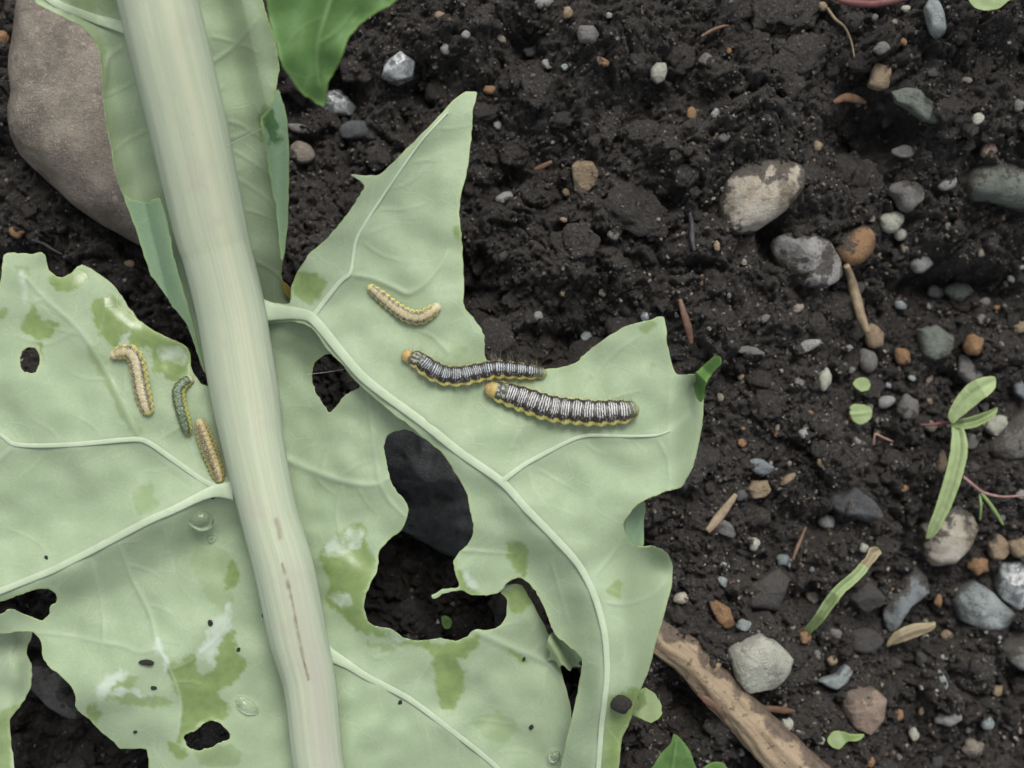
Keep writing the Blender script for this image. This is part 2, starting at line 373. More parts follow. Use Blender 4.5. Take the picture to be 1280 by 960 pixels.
def stone_mesh(poly, cz, h, mat, seed, facets=0, nth=40, nph=16, zc=None, pw=2.3, rough=.05, sharp=35):
    """closed stone whose plan outline is poly (photo px at depth cz); h = half height in cm"""
    r = np.random.default_rng(seed); poly = np.array(poly, float); c = poly.mean(0)
    cxy = P(c[0], c[1], cz); s = K*(CAMZ-cz)/FOC
    th = np.linspace(0, 2*np.pi, nth, endpoint=False)
    d, o = np.stack([np.cos(th), np.sin(th)], -1), np.zeros(nth)
    for i in range(len(poly)):
        a, b = poly[i]-c, poly[(i+1) % len(poly)]-c; e = b-a
        den = d[:,0]*e[1]-d[:,1]*e[0]; den = np.where(abs(den) < 1e-9, 1e-9, den)
        t = (a[0]*e[1]-a[1]*e[0])/den; u = (a[0]*d[:,1]-a[1]*d[:,0])/den
        o = np.where((t > 0) & (u >= -1e-6) & (u <= 1+1e-6), np.maximum(o, t), o)
    ph = np.linspace(0, np.pi, nph)
    sp, cp = np.sin(ph), np.cos(ph)
    rr = np.sign(sp)*np.abs(sp)**(2/pw); zz = np.sign(cp)*np.abs(cp)**(2/pw)
    X = (rr[:,None]*o[None]*d[None,:,0])*s; Y = -(rr[:,None]*o[None]*d[None,:,1])*s; Z = zz[:,None]*h*np.ones((1,nth))
    V = np.stack([X, Y, Z], -1); R = o.mean()*s
    for k in range(facets):
        n = r.normal(size=3); n[2] = abs(n[2])*1.1+.1; n /= np.linalg.norm(n)
        ext = (V@n).max(); dd = ext*r.uniform(.72, .9); over = np.maximum(0, V@n-dd); V = V-over[...,None]*n*np.array([.35,.35,1.0])
    nz = fbm(V[...,0]/R*1.2+seed, V[...,1]/R*1.2+V[...,2]/R*1.3, 4, seed)
    V = V*(1+rough*nz[...,None]*np.array([.6,.6,1.6]))
    V = V.reshape(-1,3)+np.array([cxy[0], cxy[1], cz])
    I = np.arange(nth*nph).reshape(nph, nth); J = np.roll(I, -1, 1)
    F = np.stack([I[:-1], I[1:], J[1:], J[:-1]], -1).reshape(-1,4)
    me = mesh_np("stone", V, F, mat, sharp=sharp if facets else None); return me
def ell(cx, cy, rx, ry, rot=0, n=11, jit=.10, seed=0):
    r = np.random.default_rng(seed+int(cx*7+cy)); a = np.linspace(0, 2*np.pi, n, endpoint=False); k = 1+jit*r.normal(size=n)
    x, y = rx*np.cos(a)*k, ry*np.sin(a)*k; c, s_ = math.cos(math.radians(rot)), math.sin(math.radians(rot))
    return [(cx+u*c-v*s_, cy+u*s_+v*c) for u, v in zip(x, y)]
LAND = []
def stone(name, label, mat, poly, hf=.55, facets=0, sink=.40, cat="stone", group=None, seed=None, **kw):
    pl = smooth_poly(poly, per=3) if facets < 4 or len(poly) > 10 else smooth_poly(poly, per=1); c = pl.mean(0); kw.setdefault('pw', 2.3 if facets < 4 else 3.4); seed = seed if seed is not None else int(c[0]*13+c[1]*7)
    ext = pl.max(0)-pl.min(0); base = soil_at(c[0], c[1]); s = K*(CAMZ-base[2])/FOC
    h = hf*min(ext)*s*.5*1.0
    tt = np.vstack([pl[::2], c+(pl[::2]-c)*.5, c[None]]); w3 = P(tt[:,0], tt[:,1], np.full(len(tt), base[2])); base[2] = np.percentile(soil(w3[:,0], w3[:,1]), 45 if max(ext) > 60 else 66)
    cz = base[2]+h*(1-2*sink)*.6+.02
    big = max(ext)
    me = stone_mesh(pl, cz, h, MATS[mat], seed, facets, nth=30 if big < 26 else 64 if big < 90 else 110, nph=10 if big < 26 else 18 if big < 90 else 40, **kw)
    nv = len(me.vertices); vv = np.empty(nv*3, np.float32); me.vertices.foreach_get('co', vv); vv = vv.reshape(-1,3)
    at = me.attributes.new('dirt', 'FLOAT', 'POINT'); hz_ = vv[:,2]-soil(vv[:,0].astype(float), vv[:,1].astype(float)); at.data.foreach_set('value', sstep(min(.42, h*1.25), 0, hz_).astype(np.float32))
    loc = recenter(me); o = obj(name, me, label=label, cat=cat, group=group, loc=loc); LAND.append((c, ext, label)); return o
ST = [
 # name, label, material, outline or ellipse, height, facets
 ("boulder","large brown-grey rounded stone partly behind the upper left leaf edge",'brown',[(40,-30),(24,30),(16,85),(20,118),(16,145),(20,178),(36,203),(66,232),(100,262),(145,292),(185,312),(215,290),(190,180),(165,70),(130,20),(90,-25)],.75,3),
 ("stone","clear grey glassy stone near the top left of the soil",'quartz',[(477,98),(484,72),(499,63),(519,78),(516,97),(497,106)],.9,6),
 ("stone","shiny transparent crystal splinter under the hanging green leaf tip",'quartz',[(402,116),(425,111),(446,134),(440,146),(415,144),(384,128)],.8,5),
 ("stone","dark blue-grey oblong stone below the crystal splinter",'slate',[(423,160),(435,151),(460,152),(472,160),(470,171),(448,174),(427,172)],.8,3),
 ("stone","brown streaked stone beside the right leaf fold",'brown',[(361,185),(372,176),(388,182),(394,195),(385,205),(366,202)],.8,3),
 ("pebble","flat grey-brown pebble above the brown streaked stone",'grey',ell(374,161,15,6,12),.8,0),
 ("pebble","small orange pebble beside the upright leaf tip",'orange',ell(612,113,9,5.5,8),.9,0),
 ("pebble","round grey pebble near the top of the soil",'grey',ell(735,44,14,12),.9,0),
 ("stone","small white angular stone right of top centre",'white',[(812,88),(820,77),(832,78),(834,90),(830,101),(821,105),(813,98)],.95,5),
 ("stone","rough brown and dark green rock in mid soil",'tan',[(714,208),(722,200),(740,201),(748,215),(746,232),(730,243),(718,240)],.9,5),
 ("pebble","grey-tan pebble cut by the top edge",'palegrey',ell(679,4,13,8,-15),.8,3),
 ("pebble","tiny tan angular pebble at the top edge",'tan',ell(710,16,6,8),.9,4),
 ("pebble","dark teal pebble in a hollow near the top",'slate',ell(664,64,11,7,-10),.8,0),
 ("pebble","small grey pebble right of the glassy stone",'palegrey',ell(556,61,6,7),.9,2),
 ("pebble","small tan pebble above the glassy stone",'tan',ell(550,20,7,6),.9,2),
 ("stone","cream and yellow stone half covered by soil",'cream',[(898,250),(908,218),(940,197),(980,198),(1008,212),(1004,236),(984,262),(948,287),(914,294),(902,275)],.7,0),
 ("stone","speckled grey stone below the cream stone",'palegrey',[(962,303),(985,290),(1010,287),(1035,300),(1050,325),(1052,345),(1035,358),(1010,360),(985,345),(968,325)],.85,3),
 ("pebble","orange-tan smooth pebble beside the speckled grey stone",'orange',[(1042,312),(1058,292),(1080,282),(1093,295),(1090,315),(1075,330),(1055,332)],.9,0),
 ("pebble","round whitish pebble above the orange-tan pebble",'white',ell(1114,277,15,13),.95,0),
 ("pebble","tiny whitish pebble touching the round whitish pebble",'white',ell(1125,293,8,8),.95,0),
 ("pebble","tiny tan pebble on the soil above the cream stone",'tan',ell(1022,183,6,7),.95,0),
 ("pebble","pale oval pebble left of the large green-grey stone",'palegrey',ell(1186,230,13,8,-25),.9,0),
 ("stone","large green-grey stone at the right edge",'green',[(1204,235),(1212,212),(1235,195),(1262,197),(1300,215),(1320,255),(1290,268),(1245,254),(1215,250)],.85,3),
 ("pebble","small pinkish pebble on top of the green-grey stone",'pink',ell(1236,188,11,9,-30),.95,3),
 ("stone","flat olive-brown stone in the upper right soil",'green',[(1113,114),(1132,109),(1155,115),(1176,131),(1172,156),(1154,152),(1135,136),(1120,128)],.6,4),
 ("stone","brown rough pebble left of the olive-brown stone",'tan',ell(1101,96,14,17,20),.8,4),
 ("stone","dull grey-brown stone below a dark crevice at upper right",'grey',ell(1133,243,22,19,20),.8,3),
 ("stone","upright white crystal near the top right corner",'bluewhite',[(1155,10),(1163,-4),(1172,2),(1178,16),(1183,43),(1173,50),(1163,41)],.9,6),
 ("pebble","tiny white pebble left of the upright white crystal",'white',ell(1132,11,6,5),.95,2),
 ("pebble","tan pebble at the top edge beside a thin root",'tan',ell(1028,8,6,6),.95,0),
 ("stone","flat grey chip below the crevice at upper right",'grey',ell(1130,190,15,8,5),.7,4),
 ("stone","flat grey chip near the top right",'grey',ell(1103,60,13,8,-25),.7,4),
 ("pebble","tiny tan pebble below the cream stone",'tan',ell(896,308,4,7),.95,0),
 ("pebble","tiny blue-white pebble left of the cream stone",'bluewhite',ell(908,237,7,5),.95,3),
 ("pebble","greyish white pebble left of the dark crevice at right",'palegrey',ell(1150,329,15,12,-20),.9,0),
 ("pebble","pale green pebble under the dark crevice at right",'green',ell(1199,366,18,12,-10),.9,0),
 ("pebble","tan-grey pebble left of the pale green pebble",'palegrey',ell(1169,365,13,9),.9,0),
 ("pebble","pale bulb-shaped pebble at the end of the dry stalk",'tan',ell(1092,421,12,17,-25),.9,0),
 ("pebble","bright white oval pebble in the right middle soil",'white',ell(1029,472,10,16,-8),.95,0),
 ("stone","grey-green angular stone above the seedling",'green',[(1147,412),(1170,406),(1192,420),(1185,446),(1165,452),(1149,444)],.8,4),
 ("pebble","orange pebble right of the grey-green angular stone",'orange',ell(1218,431,13,14),.95,3),
 ("pebble","rusty brown pebble left of the grey-green angular stone",'orange',ell(1128,446,10,11),.95,0),
 ("pebble","grey oval pebble above the green leaflets",'grey',ell(1084,451,12,15,-15),.9,0),
 ("stone","thin grey triangular shard above the seedling leaf",'grey',[(1199,442),(1208,444),(1230,470),(1213,484),(1197,467)],.5,4),
 ("pebble","greyish white pebble right of the green leaflets",'palegrey',ell(1107,502,13,8,-10),.8,3),
 ("pebble","tan-grey blocky pebble left of the seedling",'grey',ell(1135,510,14,16),.9,3),
 ("pebble","white blocky pebble under the seedling leaves",'white',ell(1245,530,14,14),.95,4),
 ("stone","large grey stone right of the seedling",'grey',[(1233,555),(1243,545),(1262,522),(1290,512),(1310,545),(1290,570),(1258,579),(1240,572)],.85,3),
 ("stone","blue-grey splinter at the right edge above the seedling",'blue',[(1257,460),(1268,462),(1284,490),(1284,505),(1268,492)],.7,4),
 ("stone","tan rough stone right of the big leaf edge",'tan',[(932,612),(941,601),(960,600),(964,612),(956,622),(940,624)],.9,4),
 ("stone","tan sliver beside the rough tan stone",'tan',ell(985,599,11,5,-38),.8,3),
 ("pebble","bluish flat pebble above the rough tan stone",'blue',ell(951,584,16,9,20),.7,3),
 ("stone","dark blue blocky chip left of the rough tan stone",'slate',ell(925,619,9,7),.9,5),
 ("slate_piece","dark slate piece with brown rusty edge lying in the soil",'slate',[(1015,602),(1032,594),(1065,606),(1098,630),(1105,645),(1085,655),(1050,642),(1022,622)],.45,4),
 ("stone","long grey sliver left of the bright white pebble",'palegrey',ell(1010,432,18,7,-22),.7,4),
 ("stone","faint grey flat sliver below the brown stick",'grey',ell(936,438,22,6,8),.6,4),
 ("stone","tan flake under the long seedling leaf",'tan',[(1168,590),(1172,570),(1180,562),(1184,578),(1178,592)],.7,3),
 ("stone","large white angular stone beside the twig",'white',[(905,803),(918,799),(950,787),(967,796),(990,822),(986,840),(970,866),(933,868),(917,847),(912,827)],.8,7),
 ("stone","pinkish tan heart-shaped stone near the bottom right",'pink',[(1049,868),(1066,856),(1092,859),(1107,872),(1102,898),(1086,918),(1066,908),(1051,890)],.9,5),
 ("stone","pale quartz stone with tan side under the seedling leaf tip",'cream',[(1147,660),(1163,637),(1190,625),(1212,640),(1219,660),(1212,682),(1190,703),(1167,710),(1150,690)],.95,4),
 ("pebble","small orange-tan pebble below the pale quartz stone",'orange',ell(1222,706,13,12),.95,0),
 ("pebble","tan blocky pebble right of the pale quartz stone",'tan',ell(1246,682,14,16),.9,4),
 ("pebble","brown pebble at the right edge beside the tan blocky pebble",'tan',ell(1275,684,15,14),.9,4),
 ("stone","blue-grey lobed stone left of the blue-white rock",'blue',[(1100,740),(1116,723),(1143,704),(1161,720),(1160,740),(1136,757),(1120,783),(1107,798),(1101,773)],.7,5),
 ("stone","rough blue-white rock near the right edge",'bluewhite',[(1191,750),(1200,737),(1215,724),(1236,737),(1254,755),(1278,775),(1264,788),(1226,788),(1200,775)],.85,4),
 ("stone","clear greyish crystal at the right edge",'quartz',[(1245,732),(1249,703),(1283,699),(1296,730),(1271,764),(1250,748)],.9,6),
 ("stone","pale speckled rock cut by the right edge",'palegrey',[(1248,808),(1260,790),(1290,776),(1320,810),(1300,842),(1272,835),(1254,822)],.85,4),
 ("stone","dark grey flat rock right of the big leaf",'darkgrey',[(912,748),(936,726),(976,709),(990,725),(980,742),(972,764),(926,757)],.75,5),
 ("pebble","bright cream round pebble above the dark flat rock",'white',ell(942,680,8,8),.95,0),
 ("pebble","pale grey oval pebble above the grass blade",'palegrey',ell(1033,652,10,10),.95,0),
 ("pebble","small blue pebble right of the cream round pebble",'blue',ell(979,700,9,8),.9,3),
 ("pebble","tiny orange chip between the two blue-grey rocks",'orange',ell(1173,751,5,9),.9,2),
 ("pebble","small tan pebble below the dry seed husk",'tan',ell(1184,795,8,8),.9,3),
 ("pebble","cream pebble beside the big leaf edge above the twig",'cream',ell(852,748,10,8),.9,2),
 ("stone","brown rough stone above the white angular stone",'orange',[(885,752),(895,750),(912,760),(918,780),(908,788),(896,778)],.85,4),
 ("pebble","bluish white chip touching the white angular stone top",'bluewhite',ell(930,781,10,7),.9,4),
 ("stone","mottled blue-white shard left of the heart-shaped stone",'bluewhite',[(1020,850),(1046,843),(1056,830),(1068,836),(1060,853),(1043,863)],.7,5),
 ("pebble","tiny tan chip above the mottled shard",'tan',ell(1040,826,7,6),.9,3),
 ("pebble","pale flat pebble near the bottom right corner",'palegrey',ell(1187,896,18,10,-12),.85,2),
 ("pebble","small white pebble near the bottom edge at right",'white',ell(1142,918,6,9),.95,2),
 ("pebble","bright white fleck stone near the bottom right",'bluewhite',ell(1234,904,8,9),.9,4),
 ("stone","white mica flake leaning in the lower right soil",'bluewhite',ell(1178,850,5,14,-20),.7,4),
 ("pebble","white chip below the twig end",'white',ell(984,906,8,9),.9,4),
 ("pebble","yellow and white chip right of the twig",'cream',ell(999,919,9,7),.9,4),
 ("pebble","tiny white chip at the bottom right of the twig",'white',ell(1025,926,7,5),.9,4),
 ("stone","bright white glint chip at the tip of the right leaf lobe",'quartz',[(800,397),(803,389),(810,391),(812,400),(805,404)],.9,5),
 ("pebble","tan pebble at the left edge beside the boulder",'orange',ell(3,48,9,10),.9,2),
 ("pebble","small pale pebble above the left leaf edge",'tan',ell(162,330,7,6),.9,2),
 ("pebble","tan crumb stone below the boulder",'orange',ell(20,290,9,8),.9,2),
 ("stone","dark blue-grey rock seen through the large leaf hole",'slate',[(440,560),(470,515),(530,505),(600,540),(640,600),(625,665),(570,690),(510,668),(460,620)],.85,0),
 ("stone","smooth grey stone seen through the lower left gap",'grey',[(30,845),(45,822),(72,826),(100,850),(112,890),(96,900),(60,880)],.7,2),
 ("stone","grey block stone behind the big leaf notch",'grey',ell(905,660,16,9,30),.7,4),
 ("pebble","pale grit stone in the middle of the soil",'palegrey',ell(672,395,7,6),.9,2),
 ("pebble","silvery mica chip left of the right leaf lobe",'bluewhite',ell(733,422,8,7),.9,5),
 ("pebble","grey-white pebble cut by the right edge beside the crystal",'palegrey',ell(1290,690,16,14),.9,3),
 ("pebble","dull brown pebble in the lower right soil",'brown',ell(1217,935,14,11),.9,3),
 ("pebble","dark grey pebble below the grass blade",'darkgrey',ell(1080,800,20,16),.8,4),
 ("stone","dark clod-like stone right of the grass blade",'darkgrey',ell(1080,745,26,18,30),.7,4),
]
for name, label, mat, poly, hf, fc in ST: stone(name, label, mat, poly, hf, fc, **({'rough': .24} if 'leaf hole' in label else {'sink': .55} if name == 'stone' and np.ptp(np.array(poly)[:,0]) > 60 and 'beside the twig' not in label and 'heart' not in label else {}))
# small pebbles: each named by its colour and the stone it lies next to
def small_pebbles():
    r = np.random.default_rng(21); land = list(LAND); used = set(); n = 0; tries = 0
    spots = [(c, max(e)/2) for c, e, _ in land]
    cols = [('grey','grey'),('tan','tan'),('palegrey','pale'),('orange','rust-coloured'),('brown','brown'),('bluewhite','bluish'),('white','whitish'),('darkgrey','dark')]
    while n < 105 and tries < 4000:
        tries += 1
        if r.random() < .7: px, py = 1285-430*r.random()**1.1, 955-650*r.random()**1.2
        else: px, py = r.uniform(400, 1275), r.uniform(4, 460)
        if px < 620 and py > 110: continue
        if px < 900 and py > 380: continue
        R = 4.2+6*r.random()**1.8
        if any(math.hypot(px-c[0], py-c[1]) < q+R+3 for c, q in spots): continue
        j = min(range(len(land)), key=lambda k: math.hypot(px-land[k][0][0], py-land[k][0][1]))
        dx, dy = px-land[j][0][0], py-land[j][0][1]
        side = ("right of" if dx > 0 else "left of") if abs(dx) > abs(dy) else ("below" if dy > 0 else "above")
        m, w = cols[r.choice(len(cols), p=[.28,.15,.11,.06,.20,.06,.03,.11])]
        
        if len(land[j][2].split()) > 9: continue
        lab = f"small {w} pebble just {side} the {land[j][2]}"; lab = " ".join(lab.split()[:16])
        if (w, side, j) in used: continue
        used.add((w, side, j)); spots.append(((px, py), R)); n += 1
        stone("small_pebble", lab, m, ell(px, py, R, R*r.uniform(.65, 1), r.uniform(0, 180)), r.uniform(.7, .95), int(r.integers(2, 7)), sink=.5, cat="pebble", group="small pebbles scattered in the soil")
small_pebbles()

CLODTOP = []
def clods():
    r = np.random.default_rng(77); VV, FF, n0 = [], [], 0
    for sub, count, lo, hi in ((4, 75, .20, .44), (3, 420, .07, .19)):
        v0, f0 = ico(sub); k = 0; tries = 0
        while k < count and tries < 6000:
            tries += 1; px, py = r.uniform(-40, 1320), r.uniform(-40, 1000); R_ = lo+(hi-lo)*r.random()**1.7; Rp = R_/.0107
            if px < 360 and 330 < py < 900: continue
            if any(math.hypot(px-c[0], py-c[1]) < max(e)/2*.86+Rp*(.80 if max(e) > 26 else .9) for c, e, _ in LAND): continue
            k += 1; o = r.uniform(0, 90, 3); q = v0*2.2+o
            d = .30*(fbm(q[:,0]*.6, q[:,1]*.6+q[:,2]*.45, 2, 5)+fbm(q[:,2]*.6, q[:,0]*.6-q[:,1]*.4, 2, 6))
            f1, _ = worley(q[:,0]*1.1+q[:,2]*.8, q[:,1]*1.1-q[:,2]*.7, 9); f2, _ = worley(q[:,0]*2.6-q[:,2]*1.6, q[:,1]*2.6+q[:,2]*1.7, 10)
            d = d+.22*(.5-f1)+.10*(.5-f2)
            d = d+.07*np.abs(fbm(q[:,0]*3+q[:,2]*2, q[:,1]*3-q[:,2]*2, 3, 11))+.03*fbm(q[:,0]*8-q[:,2]*5, q[:,1]*8+q[:,2]*6, 2, 12)
            v = v0*(1+d)[:,None]*R_*r.uniform(.75, 1.2, 3); v[:,2] *= .72
            p = soil_at(px, py); z = soil(p[0:1], p[1:2])[0]; p = P(px, py, z); v = v+np.array([p[0], p[1], soil(p[0:1], p[1:2])[0]+R_*.12])
            CLODTOP.append(v[v0[:,2] > .15]); VV.append(v); FF.append(f0+n0); n0 += len(v)
    obj("soil_clods", mesh_np("soil_clods", np.vstack(VV), np.vstack(FF), M_soil), kind='stuff', label="damp dark clods of soil over the bed")
clods()
def bare(r, n):
    px, py = r.uniform(-50, 1330, n), r.uniform(-50, 1010, n)
    hid = ((px < 560) & (py > 340) & (r.random(n) < .85)) | ((px > 380) & (px < 800) & (py > 470) & (r.random(n) < .55)) | ((px > 150) & (px < 330) & (py < 340))
    return px[~hid], py[~hid]
def soilcol(r, n): return np.array([.062,.0555,.048])*(.30+2.0*r.random((n,1))**2.0)
scatter_mass("soil_granules", 30000, lambda r, n: .009+.026*r.random(n)**2.0, M_grit, bare, 6, ICO1, "tiny granules of soil over the bed", .25, .9, soilcol, .4, np.vstack(CLODTOP))

# ---------------------------------------------------------------- tubes
def tube_mesh(pts, rad, mat, n=14, per=8, flat=1.0, wob=0, ribs=0, seed=1, name="tube", attrs_fn=None, cap=True):
    """pts (k,3) world points, rad (k,) radii in cm"""
    q = smooth_poly(np.column_stack([pts, rad]), False, per); c, r = q[:,:3], np.maximum(q[:,3], 1e-4); m = len(c)
    T = np.gradient(c, axis=0); T /= np.linalg.norm(T, axis=1)[:,None]
    up = np.array([0, 0, 1.0]); Sd = np.cross(T, up); Sd /= np.linalg.norm(Sd, axis=1)[:,None]+1e-9; U = np.cross(Sd, T)
    a = np.linspace(0, 2*np.pi, n, endpoint=False)
    rr = r[:,None]*np.ones(n)
    L = np.concatenate([[0], np.cumsum(np.linalg.norm(np.diff(c, axis=0), axis=1))])
    if wob:
        ms = r.mean(); rr = rr*(1+wob*fbm(L[:,None]/ms*.35+3*np.cos(a)[None]+seed, 2*np.sin(a)[None]+L[:,None]*0, 4, seed))
    if ribs: rr = rr*(1+ribs*(np.cos(9*a+.6)+.7*np.cos(14*a+2)+.5*np.cos(23*a))[None]*(.6+.4*np.sin(L*.9))[:,None])
    V = c[:,None]+rr[...,None]*(np.cos(a)[None,:,None]*U[:,None]*flat+np.sin(a)[None,:,None]*Sd[:,None])
    I = np.arange(m*n).reshape(m, n); J = np.roll(I, -1, 1)
    F = [np.stack([I[:-1], J[:-1], J[1:], I[1:]], -1).reshape(-1,4)]
    V = V.reshape(-1,3); uv = np.stack([np.repeat(L, n)/max(L[-1],1e-6), np.tile(a/(2*np.pi), m)], -1)
    if cap:
        V = np.vstack([V, c[0], c[-1]]); uv = np.vstack([uv, uv[0], uv[-1]])
        F.append(np.stack([np.full(n, m*n), J[0], I[0]], -1)); F.append(np.stack([np.full(n, m*n+1), I[-1], J[-1]], -1))
    at = attrs_fn(V) if attrs_fn else None
    return mesh_np(name, V, F, mat, uv=uv, attrs=at)
def px_tube(pts, w, z, mat, **kw):
    """centreline in photo px, full widths in px, heights z"""
    p = np.array(pts, float); z = np.broadcast_to(np.asarray(z, float), (len(p),)); w = np.broadcast_to(np.asarray(w, float), (len(p),))
    return tube_mesh(P(p[:,0], p[:,1], z), w*.5*K*(CAMZ-z)/FOC, mat, **kw)

# ---------------------------------------------------------------- leaf
def z_stem(py): return 4.05 - 1.15*sstep(-150, 520, np.asarray(py, float)) - .15*sstep(520, 1000, np.asarray(py, float))
STEM = np.array([(160,-140,104),(178,-70,102),(197,0,99),(210,55,100),(235,158,97),(263,285,91),(272,320,87),(290,395,86),(306,493,85),(316,553,77),(335,640,72),(355,711,75),(373,798,72),(387,855,66),(396,940,63),(408,1010,60),(425,1100,56)], float)
def stem_x(py): return np.interp(py, STEM[:,1], STEM[:,0])
CRACK = smooth_poly([(353,705),(358,722),(366,758),(372,790),(379,822),(386,850)], False, 6)
def blade(name, outline, holes, zf, parent, mat=None, veins=(), wets=(), films_glare=(), step=2.25, thick=.045, rim=3.5, per=5, jag=1.0, seed=0, label=None, z_rim=0.0):
    mat = mat or M_leaf
    polys = [smooth_poly(outline, per=per)]+[smooth_poly(h, per=6) for h in holes]
    for k, p in enumerate(polys):
        j = jag*np.stack([fbm(p[:,0]/9, p[:,1]/9, 3, seed+k), fbm(p[:,0]/9+40, p[:,1]/9, 3, seed+k+3)], -1); polys[k] = p+j+(.6 if k == 0 else 1.3)*jag*np.stack([fbm(p[:,0]/3.2, p[:,1]/3.2, 2, seed+k+6), fbm(p[:,0]/3.2+9, p[:,1]/3.2, 2, seed+k+8)], -1)
    lo, hi = polys[0].min(0)-step*1.5, polys[0].max(0)+step*1.5
    gx, gy = np.arange(lo[0], hi[0]+step, step), np.arange(lo[1], hi[1]+step, step)
    X, Y = np.meshgrid(gx, gy); ins = np.zeros(X.shape, bool)
    for p in polys: ins ^= inpoly(X, Y, p)
    cell = ins[:-1,:-1] | ins[1:,:-1] | ins[:-1,1:] | ins[1:,1:]
    use = np.zeros(X.shape, bool); use[:-1,:-1] |= cell; use[1:,:-1] |= cell; use[:-1,1:] |= cell; use[1:,1:] |= cell
    px, py, inn = X[use], Y[use], ins[use]
    d = np.full(px.shape, 1e9); bx, by = px.copy(), py.copy()
    for p in polys:
        dd, qx, qy, _, _ = nearest(px, py, p); k = dd < d
        d = np.where(k, dd, d); bx = np.where(k, qx, bx); by = np.where(k, qy, by)
    px, py = np.where(inn, px, bx), np.where(inn, py, by); d = np.where(inn, d, 0)
    z = zf(px, py) + z_rim*np.exp(-d/6)
    def full(x, y):
        q = zf(x, y); rg = 0*q
        for pts, w0, w1, hh, cs in veins:
            dd, _, _, t, _ = nearest(x, y, smooth_poly(pts, False, 6), False); rg = np.maximum(rg, hh*np.exp(-(dd/((w0+(w1-w0)*t)*.5*1.25))**2)*(1-.5*t))
        return q+rg
    vein = np.zeros(px.shape); rdg = np.zeros(px.shape)
    for pts, w0, w1, hh, cs in veins:
        pl = smooth_poly(pts, False, 6); dd, _, _, t, _ = nearest(px, py, pl, False); w = (w0+(w1-w0)*t)*.5
        rdg = np.maximum(rdg, hh*np.exp(-(dd/(w*1.25))**2)*(1-.5*t)); vein = np.maximum(vein, cs*np.exp(-(dd/w)**4))
    z = z + rdg
    nx, ny = px+4.5*fbm(px/13, py/13, 4, 201), py+4.5*fbm(px/13, py/13, 4, 207)
    wet = np.zeros(px.shape); film = np.zeros(px.shape)  # masks: wet areas plus painted shade, dried film plus painted glare
    for wp in wets:
        amt = 1.0
        if isinstance(wp, tuple) and isinstance(wp[0], float): amt, wp = wp
        sp_ = smooth_poly(wp, per=4); m = sum(inpoly(nx+ox, ny+oy, sp_)*1.0 for ox, oy in ((0,0),(1.6,.6),(-1.6,-.6),(.6,-1.6),(-.6,1.6)))/5; wet = np.maximum(wet, m*amt)
    for fp in films_glare:
        sp_ = smooth_poly(fp, per=4); film = np.maximum(film, sum(inpoly(nx+ox, ny+oy, sp_)*1.0 for ox, oy in ((0,0),(2,1),(-2,-1),(1,-2),(-1,2)))/5)
    rimv = np.exp(-(d/rim)**2)
    V = P(px, py, z); n = len(V); idx = -np.ones(X.shape, np.int64); idx[use] = np.arange(n)
    Q = np.stack([idx[:-1,:-1], idx[1:,:-1], idx[1:,1:], idx[:-1,1:]], -1)[cell]
    # walls on boundary edges
    e = np.concatenate([Q[:,[0,1]], Q[:,[1,2]], Q[:,[2,3]], Q[:,[3,0]]]); key = np.sort(e, 1); kk = key[:,0]*n+key[:,1]
    u, inv, cnt = np.unique(kk, return_inverse=True, return_counts=True); be = e[cnt[inv] == 1]
    V2 = V.copy(); V2[:,2] -= thick*(.35+.65*sstep(0, 5, d))
    VV = np.vstack([V, V2]); Qb = Q[:, ::-1]+n; Wl = np.stack([be[:,1], be[:,0], be[:,0]+n, be[:,1]+n], -1)
    two = lambda a: np.concatenate([a, a])
    me = mesh_np(name, VV, [Q, Qb, Wl], mat, attrs={"wet": two(wet), "vein": two(vein), "film": two(film), "rim": two(rimv)})
    o = obj(name, me, parent, label=label); FULL[o.name] = full; return o
FULL = {}
def sprout(mains, seed, gap=30, lo=26, hi=70):
    """fine side branches growing off the larger veins"""
    r = np.random.default_rng(seed); out = []
    for pts in mains:
        p = smooth_poly(pts, False, 8); L = np.concatenate([[0], np.cumsum(np.linalg.norm(np.diff(p, axis=0), axis=1))]); a = r.uniform(10, gap); side = 1
        while a < L[-1]-8:
            i = min(np.searchsorted(L, a), len(p)-2); T = (p[i+1]-p[i])/(np.linalg.norm(p[i+1]-p[i])+1e-9); side = -side
            an = math.atan2(T[1], T[0])+side*math.radians(r.uniform(42, 68)); ln = r.uniform(lo, hi); q = p[i].copy(); br = [tuple(q)]
            for k in range(4):
                q = q+ln/4*np.array([math.cos(an), math.sin(an)]); an -= side*r.uniform(-.05, .28); br.append(tuple(q))
            out.append((br, 3.2, 1.4, .010, r.uniform(.22, .40))); a += gap*r.uniform(.6, 1.4)
    return out
def vein_part(pts, w0, w1, zf, parent, lift=.0, root=None, name="side_vein"):
    p = smooth_poly(pts, False, 3); t = np.linspace(0, 1, len(p)); w = w0+(w1-w0)*t
    if root: w = w+root*np.exp(-np.concatenate([[0], np.cumsum(np.linalg.norm(np.diff(p, axis=0), axis=1))])/22)
    z = FULL[parent.name](p[:,0], p[:,1])+.013; z = np.convolve(np.pad(z, 1, 'edge'), [.25,.5,.25], 'valid')
    return obj(name, px_tube(p, w, z, M_vein, n=14, per=3, flat=.26, wob=.05), parent)

